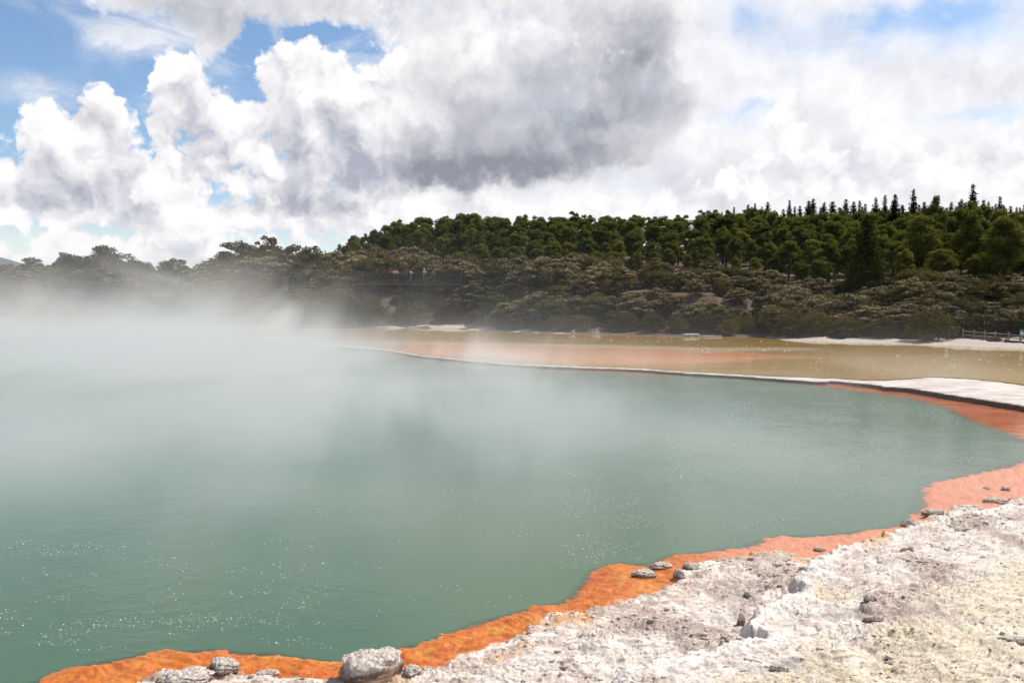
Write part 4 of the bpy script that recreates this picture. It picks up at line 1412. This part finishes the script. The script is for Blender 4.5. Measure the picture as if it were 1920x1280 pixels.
# loose chips and thin broken plates lying on the crust: far too many to count
def build_rubble():
    rs = np.random.default_rng(88)
    n = 90000
    x = rs.uniform(-6, 17, n); y = rs.uniform(7.2, 26, n)
    u = 960 + FPX * x / y
    ok = (u > 150) & (u < 2050) & (y * 0 + 1 > 0)
    x, y = x[ok], y[ok]
    h, w, c, g, fringe, clump, wall, scarp, fo = crust_height(x, y)
    dens = 0.16 + 0.55 * np.exp(-((c - 0.1) / 0.28) ** 2) + 0.7 * clump + 0.5 * scarp * (fbm(x * 0.7, y * 0.7, 2, 95) > -0.1) - 0.5 * wall
    dens *= sstep(fbm(x * 0.6, y * 0.9, 3, 96), -0.45, 0.35)
    keep_ = (rs.random(len(x)) < dens * 0.55) & (c > 0.02)
    x, y, h, c, clump, scarp = (a_[keep_] for a_ in (x, y, h, c, clump, scarp))
    V, F, T, base = [], [], [], 0
    th = np.linspace(0, 2 * np.pi, 7, endpoint=False)
    for i in range(len(x)):
        flat = rs.random() < 0.42
        if flat:
            r, t_ = rs.uniform(0.015, 0.052), rs.uniform(0.004, 0.012)
        else:
            r = abs(rs.normal(0.007, 0.007)) + 0.005
            t_ = r * rs.uniform(0.5, 0.9)
        rad = r * rs.uniform(0.6, 1.15, 7)
        a_ = th + rs.uniform(0, 6.28)
        tilt = rs.normal(0, 0.16, 2)
        px_, py_ = np.cos(a_) * rad * 1.25, np.sin(a_) * rad * 0.8
        lo = np.stack([x[i] + px_ * 0.9, y[i] + py_ * 0.9, h[i] - 0.012 + 0 * px_], 1)
        up_ = np.stack([x[i] + px_, y[i] + py_, h[i] + t_ * 0.5 + px_ * tilt[0] + py_ * tilt[1]], 1)
        k_ = 0.9 if flat else 0.45
        tp = np.stack([x[i] + px_ * k_, y[i] + py_ * k_, h[i] + t_ + px_ * tilt[0] + py_ * tilt[1]], 1)
        V.append(np.concatenate([lo, up_, tp, [[x[i], y[i], h[i] + t_ * 1.03]]]))
        for k in range(7):
            k2 = (k + 1) % 7
            F.append((base + k, base + k2, base + 7 + k2, base + 7 + k)); F.append((base + 7 + k, base + 7 + k2, base + 14 + k2, base + 14 + k)); F.append((base + 14 + k, base + 14 + k2, base + 21, base + 21))
        dark = rs.random() < (0.35 + 0.4 * clump[i] - 0.25 * flat)
        T.append(np.full(21, rs.uniform(0.6, 1.0) if dark else rs.uniform(0.0, 0.4)))
        base += 22
    F = np.array(F); T = np.concatenate(T)
    tri = F[:, 2] == F[:, 3]
    m, t = new_mat('sinter_chips')
    p = coords(t)
    n1 = t.noise(p, 40.0, 5, 0.6)
    c_ = t.mix(t.attr('tint'), t.mix(n1, (0.52, 0.45, 0.39), (0.80, 0.74, 0.67)), t.mix(n1, (0.13, 0.085, 0.065), (0.34, 0.26, 0.215)))
    finish(t, principled(t, c_, 0.9, t.bump(n1, 0.5, 0.006), 0.15))
    o = link('rubble', mesh_arrays('rubble', np.concatenate(V), [F[~tri], F[tri][:, :3]], [m], False, {'tint': ('FACE', np.concatenate([T[~tri], T[tri]]))}))
    tag(o, 'loose chips and thin broken plates scattered over the white crust', 'rubble', None, 'stuff')
    print('rubble', len(x))


build_rubble()

# pale stones standing in the ochre shallows
M['pale_stone'] = mat_simple('pale_stone', (0.45, 0.39, 0.31), (0.80, 0.75, 0.66), 9, 0.85)
stone_protos = []
for i in range(4):
    me = rock_mesh('pale_stone', (0.30, 0.24, 0.10), 50 + i, flat_top=0.4, sides=14, rings=9)
    me.materials.clear(); me.materials.append(M['pale_stone'])
    stone_protos.append(me)
sr = random.Random(31)
spots = [(1596, 708 - 22), (1634, 679), (1605, 684), (1663, 692), (1718, 690), (1788, 688), (1823, 689), (1881, 691), (1894, 692), (1912, 684), (1878, 666), (1655, 701), (1640, 698), (1663, 696), (1508, 662),
         (1537, 672), (1430, 657), (1470, 658), (1388, 677), (1318, 678), (1560, 660), (1600, 663), (1690, 700), (1750, 676), (1520, 690), (1450, 690), (1350, 690), (1400, 648), (1428, 645), (1427, 640)]
for k in range(34):
    spots.append((sr.uniform(1290, 1480), sr.gauss(655, 4.5)))
for k in range(22):
    spots.append((sr.uniform(1020, 1300), sr.uniform(631, 640)))
for k in range(18):
    spots.append((sr.uniform(1480, 1915), sr.uniform(662, 702)))
for (px, py) in spots:
    x, y = at_z(px, py, OCHRE_Z)
    o = link('pale_stone', sr.choice(stone_protos), None, (x, y, OCHRE_Z + 0.01))
    o.scale = [sr.uniform(0.18, 0.52)] * 3
    o.rotation_euler = (0, 0, sr.uniform(0, 6.28))
    tag(o, 'small whitish stone breaking the surface of the ochre shallow water', 'stone', 'pale stones in the ochre shallows')
x, y = at_z(1774, 662, OCHRE_Z)
o = link('pale_stone', rock_mesh('pale_stone', (0.24, 0.2, 0.26), 60, flat_top=0.2, sides=18, rings=12), None, (x, y, OCHRE_Z + 0.05))
o.data.materials.clear(); o.data.materials.append(M['pale_stone'])
tag(o, 'upright white stone standing alone in the ochre water below the beach', 'stone')


# ------------------------------------------------------------------ dead wood
def branch_thing(name, u, y_px, size, seed, label, n=9, mat='bleached_wood', flatness=0.5):
    d, z = hit(u, y_px)
    x = (u - 960) / FPX * d
    rs = random.Random(seed)
    mb = MB()

    def grow(p, v, L, r, depth):
        pts = [p]
        for k in range(3):
            v = (v + Vector((rs.gauss(0, .28), rs.gauss(0, .28), rs.gauss(0, .22)))).normalized()
            pts.append(pts[-1] + v * L / 3)
        mb.tube(pts, [r, r * .8, r * .6, r * .35], 5, True)
        if depth > 0:
            for k in range(rs.randint(2, 3)):
                q = pts[rs.randint(1, 3)]
                w = (v + Vector((rs.gauss(0, .8), rs.gauss(0, .8), rs.gauss(0.2, .5)))).normalized()
                grow(q, w, L * rs.uniform(.45, .7), r * .5, depth - 1)
    for k in range(n):
        a = rs.uniform(0, 6.28)
        grow(Vector((rs.gauss(0, .25) * size, rs.gauss(0, .15) * size, 0)), Vector((math.cos(a), math.sin(a) * .5, rs.uniform(.05, 1.1) * (1 - flatness) * 2)).normalized(), size * rs.uniform(.5, 1.0), 0.045 * size ** .5, 2)
    o = mb.build(name, M[mat], None, True, 0, (x, d, z))
    tag(o, label, 'driftwood')
    return o


def hit(u, y_px):
    """where the view ray of a photograph pixel meets the bank"""
    d0 = shore_dist(u) - 1.0
    ds = np.linspace(d0, d0 + 60, 400)
    k = (u - 960) / FPX
    zg = bank_height(k * ds, ds)[0]
    zr = np.array([at_d(u, y_px, dd)[2] for dd in ds])
    i = np.argmax(zg >= zr)
    return float(ds[i]), float(max(zg[i], OCHRE_Z))


branch_thing('driftwood', 1072, 626, 0.7, 1, 'tangle of bleached branches at the far water edge, left of the spread one', 5)
branch_thing('driftwood', 1118, 627, 0.95, 2, 'spread of bleached branches lying along the far water edge', 7, flatness=0.8)
branch_thing('driftwood', 1045, 622, 0.7, 3, 'small heap of pale twigs on the white slope by the water', 4, flatness=0.7)
branch_thing('dead_shrub', 965, 566, 0.9, 4, 'leafless bleached shrub standing among green scrub on the bank', 6, flatness=0.1)
branch_thing('driftwood', 1300, 622, 0.6, 5, 'single curved bare branch sticking up behind the white plank', 1, 'grey_bark', 0.2)


def log_thing(u, y_px, length, r, rz, label, mat='bleached_wood'):
    d, z = hit(u, y_px)
    mb = MB()
    rs = random.Random(int(u))
    pts = [(-length / 2 + length * k / 6, rs.gauss(0, .03), r * .7 + rs.gauss(0, .01)) for k in range(7)]
    mb.tube(pts, [r * .7, r, r * 1.05, r, r * .9, r * .85, r * .6], 9)
    mb.tube([pts[4], (pts[4][0] + .3, -.05, r * 1.6)], [r * .35, r * .15], 5)
    o = mb.build('log', M[mat], None, True, 0, ((u - 960) / FPX * d, d, z))
    o.rotation_euler = (0, 0, rz)
    return tag(o, label, 'log')


log_thing(1296, 630, 1.9, 0.16, 0.1, 'short thick white log lying on the dark shore')
log_thing(1335, 633, 2.2, 0.07, -0.05, 'thin white pole lying flat at the water right of the thick log')
log_thing(1490, 607, 1.0, 0.06, 0.15, 'thin white stick caught in the dark scrub above the beach')


# ------------------------------------------------------------------ viewing platform with people
def build_platform():
    P0 = Vector(at_d(672, 509, 113))
    P1 = Vector(at_d(868, 514.5, 118))
    ztop = (P0.z + P1.z) / 2
    ax = Vector((P1.x - P0.x, P1.y - P0.y, 0))
    L = ax.length
    rz = math.atan2(ax.y, ax.x)
    dz = ztop - 1.12
    e = empty('viewing_platform', (P0.x, P0.y, dz), rz)
    tag(e, 'long dark timber viewing platform with railing among the scrub on the bank', 'viewing platform')
    W_ = 2.6
    deck = MB()
    for k in range(20):
        deck.box((L / 2, 0.08 + W_ * (k + .5) / 20, -0.03), (L, W_ / 20 - 0.012, 0.05))
    deck.build('deck', M['dark_timber'], e)
    MB().box((L / 2, -0.02, -0.22), (L, 0.06, 0.34)).build('fascia', M['dark_timber'], e)
    MB().box((L / 2, 0.0, -0.50), (L, 0.08, 0.10)).build('lower_beam', M['rail_timber'], e)
    nb = 8
    for k in range(nb + 1):
        MB().box((L * k / nb, 0.06, -0.3), (0.11, 0.11, 2.7), 0).build('post', M['dark_timber'], e)
    MB().box((L / 2, 0.06, 1.12), (L + .2, 0.16, 0.05)).build('top_rail', M['rail_timber'], e)
    for k in range(nb):
        b = MB()
        x0 = L * k / nb + .06
        w = L / nb - .12
        b.box((x0 + w / 2, 0.06, 0.98), (w, 0.05, 0.06))
        b.box((x0 + w / 2, 0.06, 0.12), (w, 0.05, 0.06))
        n = int(w / 0.115)
        for j in range(n):
            b.box((x0 + w * (j + .5) / n, 0.06, 0.55), (0.04, 0.03, 0.80))
        b.build('baluster_panel', M['dark_timber'], e)
    # back railing
    MB().box((L / 2, W_ - .05, 1.12), (L, 0.12, 0.05)).build('back_rail', M['dark_timber'], e)
    for k in range(0, nb + 1, 2):
        MB().box((L * k / nb, W_ - .05, -0.9), (0.11, 0.11, 3.9)).build('back_post', M['dark_timber'], e)
    return e, L


plat, PL = build_platform()


def skin(name, chain, edges, radii, mat, parent, sub=2):
    me = bpy.data.meshes.new(name + '_cage')
    me.from_pydata(chain, edges, [])
    o = bpy.data.objects.new(name + '_cage', me)
    COL.objects.link(o)
    md = o.modifiers.new('skin', 'SKIN')
    md.use_smooth_shade = True
    for i, r in enumerate(radii):
        o.data.skin_vertices[0].data[i].radius = (r, r) if not isinstance(r, tuple) else r
    o.data.skin_vertices[0].data[0].use_root = True
    sb = o.modifiers.new('sub', 'SUBSURF')
    sb.levels = sb.render_levels = sub
    dg = bpy.context.evaluated_depsgraph_get()
    out = bpy.data.meshes.new_from_object(o.evaluated_get(dg))
    bpy.data.objects.remove(o)
    bpy.data.meshes.remove(me)
    out.name = name
    out.materials.clear()
    out.materials.append(mat)
    return link(name, out, parent)


def flat_mat(name, c, rough=0.8):
    return mat_simple(name, tuple(v * 0.85 for v in c), c, 30, rough, 0.15, 0.005)


M['skin'] = flat_mat('skin_tone', (0.55, 0.36, 0.27), 0.6)
M['hair_dark'] = flat_mat('dark_hair', (0.05, 0.035, 0.025))
M['eye'] = flat_mat('eye_dark', (0.03, 0.02, 0.02), 0.3)


def person(x, y, rz, h, label, shirt, trousers, hat=None, lean=0.0, arms='rail'):
    e = empty('person', (x, y, 0.0), rz, h / 1.72)
    e.parent = None
    m = plat.matrix_basis if False else None
    a, b = math.cos(plat.rotation_euler.z), math.sin(plat.rotation_euler.z)
    e.location = (plat.location.x + a * x - b * y, plat.location.y + b * x + a * y, plat.location.z)
    e.rotation_euler = (0, 0, plat.rotation_euler.z + rz)
    tag(e, label, 'person', None)
    f = -1.0      # faces -y, over the railing
    ln = lean
    # pelvis, waist, chest, neck, head base, head, legs, arms
    v = [(0, 0, .93), (0, f * ln * .3, 1.08), (0, f * ln * .7, 1.30), (0, f * ln, 1.45), (0, f * (ln + .02), 1.53), (0, f * (ln + .03), 1.60), (0, f * (ln + .02), 1.68)]
    r = [(.15, .11), (.13, .10), (.16, .11), .06, .062, .092, .07]
    ed = [(0, 1), (1, 2), (2, 3), (3, 4), (4, 5), (5, 6)]

    def add(p, q, rr):
        v.append(p); ed.append((q, len(v) - 1)); r.append(rr)
        return len(v) - 1
    hands = []
    for s_ in (-1, 1):
        k = add((s_ * .10, 0, .86), 0, .085)
        k = add((s_ * .11, f * .02, .48), k, .06)
        k = add((s_ * .11, 0, .09), k, .042)
        add((s_ * .12, f * .15, .04), k, .038)
        k = add((s_ * .19, f * ln * .8, 1.40), 2, .055)
        if arms == 'rail':
            k = add((s_ * .26, f * (ln * .8 + .06), 1.16), k, .042)
            k = add((s_ * .20, f * (.34), 1.10), k, .032)
            hnd = (s_ * .19, f * .42, 1.11)
        else:
            k = add((s_ * .28, f * (ln * .8 + .10), 1.20), k, .042)
            k = add((s_ * .14, f * (ln + .28), 1.44), k, .032)
            hnd = (s_ * .07, f * (ln + .26), 1.53)
        kk = add(hnd, k, .030)
        for j in range(4):
            add((hnd[0] + (j - 1.5) * .018, hnd[1] + f * (.075 - .008 * abs(j - 1.3)), hnd[2] - .02 * (arms == 'rail') + .03 * (arms != 'rail')), kk, .009)
        add((hnd[0] - s_ * .05, hnd[1] + f * .03, hnd[2]), kk, .010)
    # nose
    add((0, f * (ln + .135), 1.595), 5, .014)
    skin('body', v, ed, r, M['skin'], e)
    # shirt with short sleeves and trousers, a little wider than the body
    sv = [(0, 0, .92), (0, f * ln * .3, 1.08), (0, f * ln * .7, 1.30), (0, f * ln * .95, 1.42), (-.20, f * ln * .8, 1.39), (.20, f * ln * .8, 1.39), (-.25, f * (ln * .8 + .05), 1.22), (.25, f * (ln * .8 + .05), 1.22)]
    skin('shirt', sv, [(0, 1), (1, 2), (2, 3), (2, 4), (2, 5), (4, 6), (5, 7)], [(.17, .13), (.15, .12), (.18, .13), .09, .075, .075, .065, .065], shirt, e)
    tv = [(0, 0, .93), (-.10, 0, .84), (.10, 0, .84), (-.11, f * .02, .48), (.11, f * .02, .48), (-.11, 0, .12), (.11, 0, .12)]
    skin('trousers', tv, [(0, 1), (0, 2), (1, 3), (2, 4), (3, 5), (4, 6)], [(.165, .125), .105, .105, .08, .08, .065, .065], trousers, e)
    hd = Vector((0, f * (ln + .03), 1.635))
    bm = bmesh.new()
    bmesh.ops.create_uvsphere(bm, u_segments=16, v_segments=10, radius=.105)
    for w in bm.verts:
        if w.co.y * f > 0.02 and w.co.z < 0.045:
            w.co.y *= 0.55; w.co.z = max(w.co.z, 0.03)
        elif w.co.z < -0.06:
            w.co.z = -0.06
        w.co += hd
    me = bpy.data.meshes.new('hair'); bm.to_mesh(me); bm.free()
    me.materials.append(M['hair_dark'])
    link('hair', me, e)
    for s_ in (-1, 1):
        bm = bmesh.new()
        bmesh.ops.create_uvsphere(bm, u_segments=8, v_segments=6, radius=.012)
        for w in bm.verts:
            w.co += Vector((s_ * .034, f * (ln + .112), 1.612))
        me = bpy.data.meshes.new('eye'); bm.to_mesh(me); bm.free(); me.materials.append(M['eye'])
        link('eye', me, e)
    if hat is not None:
        mb = MB()
        c = hd + Vector((0, 0, .035))
        mb.tube([c + Vector((0, 0, z)) for z in (0, .004, .02, .05, .08, .105, .115)], [.19, .19, .118, .115, .105, .07, .02], 18)
        mb.build('hat', hat, e, True)
    return e


M['red_cloth'] = flat_mat('red_cloth', (0.42, 0.07, 0.06))
M['white_cloth'] = flat_mat('white_cloth', (0.78, 0.76, 0.76))
M['pink_cloth'] = flat_mat('pink_cloth', (0.60, 0.30, 0.30))
M['blue_cloth'] = flat_mat('blue_grey_cloth', (0.42, 0.50, 0.56))
M['dark_cloth'] = flat_mat('dark_cloth', (0.07, 0.06, 0.06))
M['green_cloth'] = flat_mat('olive_cloth', (0.20, 0.22, 0.12))


def plx(u):
    return (u - 672) / (868 - 672) * PL


person(plx(731), 0.62, 0.1, 1.74, 'person in red top and red hat leaning on the left half of the railing', M['red_cloth'], M['dark_cloth'], M['red_cloth'], 0.10)
person(plx(739), 0.60, -0.1, 1.66, 'person in a white top with dark hair beside the one in red', M['white_cloth'], M['red_cloth'], None, 0.06)
person(plx(744), 0.66, 0.3, 1.64, 'person in a pink top at the right of the group of three', M['pink_cloth'], M['dark_cloth'], None, 0.03)
person(plx(795), 0.60, 0.0, 1.76, 'person in a white hat and white top standing apart at the railing', M['white_cloth'], M['blue_cloth'], M['white_cloth'], 0.05, 'camera')
person(plx(772), 1.3, 0.6, 1.60, 'person in a pale blue top seen through the railing, standing back', M['blue_cloth'], M['blue_cloth'], None, 0.0)
person(plx(813), 0.9, -0.4, 1.62, 'person in a dark red top at the right, behind the railing', M['red_cloth'], M['dark_cloth'], None, 0.02)


# ------------------------------------------------------------------ low fence, boardwalk edge and sign at the right
def build_fence():
    us = [1806, 1827, 1847, 1867, 1892, 1914, 1940, 1968, 1998, 2030, 2064, 2100]
    pts = []
    for u in us:
        yb = np.interp(u, [1800, 1920, 2100], [634, 643, 660])
        d, z = hit(u, yb)
        pts.append(Vector(((u - 960) / FPX * d, d, z)))
    e = empty('post_and_rail_fence', pts[0])
    tag(e, 'low weathered post and rail fence along the path behind the beach', 'fence')
    hs = []
    for p in pts:
        h = 16.5 / FPX * p.y
        hs.append(h)
        m = MB()
        q = p - pts[0]
        m.tube([q + Vector((0, 0, -.2)), q + Vector((0, 0, h)), q + Vector((0, 0, h + .04))], [.075, .07, .03], 8)
        m.build('post', M['fence_timber'], e, True)
    for f in (0.80, 0.40):
        m = MB()
        for a, b, ha, hb in zip(pts[:-1], pts[1:], hs[:-1], hs[1:]):
            a2, b2 = a - pts[0] + Vector((0, -.085, ha * f)), b - pts[0] + Vector((0, -.085, hb * f))
            mid = (a2 + b2) / 2
            v = b2 - a2
            m.tube([a2, mid, b2], [.045, .045, .045], 6)
        m.build('rail', M['fence_timber'], e, True)
    # kerb beam of the boardwalk in front of the fence
    m = MB()
    kerb = [Vector((p.x, p.y - 0.9, p.z + 0.02)) for p in pts]
    k0 = kerb[0]
    for a, b in zip(kerb[:-1], kerb[1:]):
        v = b - a
        m.box((a + b) / 2 - k0, (v.length * 1.02, 0.16, 0.22), math.atan2(v.y, v.x))
    o = m.build('kerb_beam', M['dark_timber'], None, False, 0, k0)
    tag(o, 'dark timber beam lying along the beach in front of the fence', 'timber beam')
    return pts


fpts = build_fence()
# teal sign at the right border
d, z = hit(1919, 642)
e = empty('sign', ((1929 - 960) / FPX * d, d + 1.0, z), 0.2)
tag(e, 'teal and white notice board on a post at the right end of the fence', 'sign')
MB().box((0, 0, .45), (.07, .07, 1.1)).build('post', M['fence_timber'], e)
M['teal'] = mat_simple('teal_paint', (0.03, 0.33, 0.36), (0.05, 0.40, 0.42), 20, 0.5)
M['white_paint'] = mat_simple('white_paint', (0.74, 0.76, 0.76), (0.8, 0.8, 0.8), 20, 0.5)
MB().box((0, -.055, .80), (.42, .03, .46)).build('board', M['teal'], e, bevel=.006)
MB().box((0, -.074, .74), (.36, .006, .22)).build('notice', M['white_paint'], e)


# ------------------------------------------------------------------ bubbles on the pool
def build_bubbles():
    rs = np.random.default_rng(77)
    pts = []

    def field(n, u0, u1, y0, y1, thr, fx, fy, seed, slope=0.0):
        u, y = rs.uniform(u0, u1, n * 6), rs.uniform(y0, y1, n * 6)
        f = fbm(u / fx, (y + slope * u) / fy, 4, seed)
        ok = f > thr + rs.normal(0, 0.12, n * 6)
        for a, b in list(zip(u[ok], y[ok]))[:n]:
            pts.append((a, b))
    field(3600, 1050, 1760, 860, 1070, 0.12, 170, 34, 1, 0.02)
    field(3600, 1250, 1920, 735, 880, 0.12, 170, 26, 2, -0.03)
    field(500, 560, 1350, 920, 1180, 0.40, 150, 36, 3, 0.1)
    field(560, -40, 620, 1010, 1180, 0.30, 150, 30, 4, 0.05)
    field(420, -60, 620, 1140, 1245, 0.18, 170, 40, 5, 0.02)
    field(260, 650, 1300, 800, 930, 0.42, 150, 25, 6, 0.0)
    V, F, base = [], [], 0
    P = np.array([at_z(a, b, 0.0) for a, b in pts])
    ins = sdist(P[:, 0], P[:, 1], POOL) > 0.25
    P = P[ins]
    th = np.linspace(0, 2 * np.pi, 8, endpoint=False)
    for (x, y) in P:
        r = abs(rs.normal(0.0026, 0.0022)) + 0.0016
        r *= 1.0 + 0.035 * max(y - 9, 0)
        ring = []
        for ph in (0.0, 0.5, 1.0):
            ring.append(np.stack([x + r * np.cos(th) * math.cos(ph), y + r * np.sin(th) * math.cos(ph), np.full(8, 0.001 + r * math.sin(ph))], 1))
        V.append(np.concatenate(ring + [np.array([[x, y, 0.001 + r]])]))
        for lv in range(2):
            for k in range(8):
                F.append((base + lv * 8 + k, base + lv * 8 + (k + 1) % 8, base + lv * 8 + 8 + (k + 1) % 8, base + lv * 8 + 8 + k))
        for k in range(8):
            F.append((base + 16 + k, base + 16 + (k + 1) % 8, base + 24, base + 24))
        base += 25
    F = np.array(F)
    tri = F[:, 2] == F[:, 3]
    m, t = new_mat('bubble_glint')
    finish(t, principled(t, (0.82, 0.85, 0.84), 0.15, None, 0.8))  # white base colour stands in for sun glints on the bubbles
    o = link('pool_bubbles', mesh_arrays('pool_bubbles', np.concatenate(V), [F[~tri], F[tri][:, :3]], [m], True))
    tag(o, 'countless tiny glinting gas bubbles floating on the green pool', 'bubbles', None, 'stuff')


build_bubbles()


# ------------------------------------------------------------------ steam drifting over the pool
def build_steam():
    m, t = new_mat('steam')
    p = coords(t)
    x, y, z = t.split(p)
    drift = t.vmath('MULTIPLY', p, (0.055, 0.055, 0.085))
    n = t.noise(drift, 1.0, 5, 0.55, dist=0.35)
    wisp = t.noise(t.vmath('MULTIPLY', p, (0.17, 0.035, 0.10)), 1.0, 4, 0.6, dist=0.5)
    u = x / y.max(5.0)                                   # bearing, the steam thickens towards the left of the pool
    left = t.step(x + y * 0.12, 20.0, -13.0)
    height = t.step(left, 0.0, 1.0, 0.7, 1.2, 'LINEAR')
    fall = t.math('EXPONENT', (z / height) * -1.0)
    start = t.step(y - x * 0.15, 8.0, 21.0)
    shore = t.step(y + x * 0.35, 70.0, 52.0).max(t.step(x + y * 0.30, -1.0, -14.0) * t.step(y, 112.0, 96.0) * 0.75)
    puffs = t.step(n + (wisp - 0.5) * 0.7, 0.40, 0.64, 0.05, 2.2)
    dens = (0.026 + 0.115 * left + 0.030 * left * left) * fall * start * shore * puffs
    up = t.step(x, -6.0, -60.0, 2.4, 5.5, 'LINEAR')
    col_ = t.noise(t.vmath('MULTIPLY', p, (0.12, 0.020, 0.075)), 1.0, 5, 0.6, dist=1.3)
    plume = t.step(col_ + (z / up) * -0.035, 0.45, 0.74) * t.step(y, 58.0, 80.0) * t.step(x + y * 0.16, 4.0, -20.0, 0.06, 1.0) * t.step(x, 6.0, -4.0) * t.math('EXPONENT', (z / up) * -1.0) * 0.19
    plume = plume + t.step(col_, 0.42, 0.6) * t.step(x, -30.0, -62.0) * t.math('EXPONENT', z * -0.22) * t.step(y, 50.0, 75.0) * 0.03
    dens = dens + plume
    edge = t.step(y, 124.0, 112.0) * t.step(z, 11.6, 9.0)
    v = t.node('ShaderNodeVolumePrincipled')
    v.inputs['Color'].default_value = (0.985, 0.99, 0.995, 1)
    v.inputs['Anisotropy'].default_value = 0.25
    t.put(v.inputs['Density'], dens * edge)
    finish(t, None, v.outputs[0])
    m.cycles.volume_step_rate = 0.45
    X0, X1, Y0, Y1, Z0, Z1 = -95, 32, 10, 125, 0.03, 12
    V = [(a, b, c) for a in (X0, X1) for b in (Y0, Y1) for c in (Z0, Z1)]
    F = [(0, 1, 3, 2), (4, 6, 7, 5), (0, 4, 5, 1), (2, 3, 7, 6), (0, 2, 6, 4), (1, 5, 7, 3)]
    me = bpy.data.meshes.new('steam')
    me.from_pydata(V, [], F)
    me.materials.append(m)
    tag(link('steam', me), 'white steam drifting over the left half of the hot pool', 'steam', None, 'stuff')


build_steam()
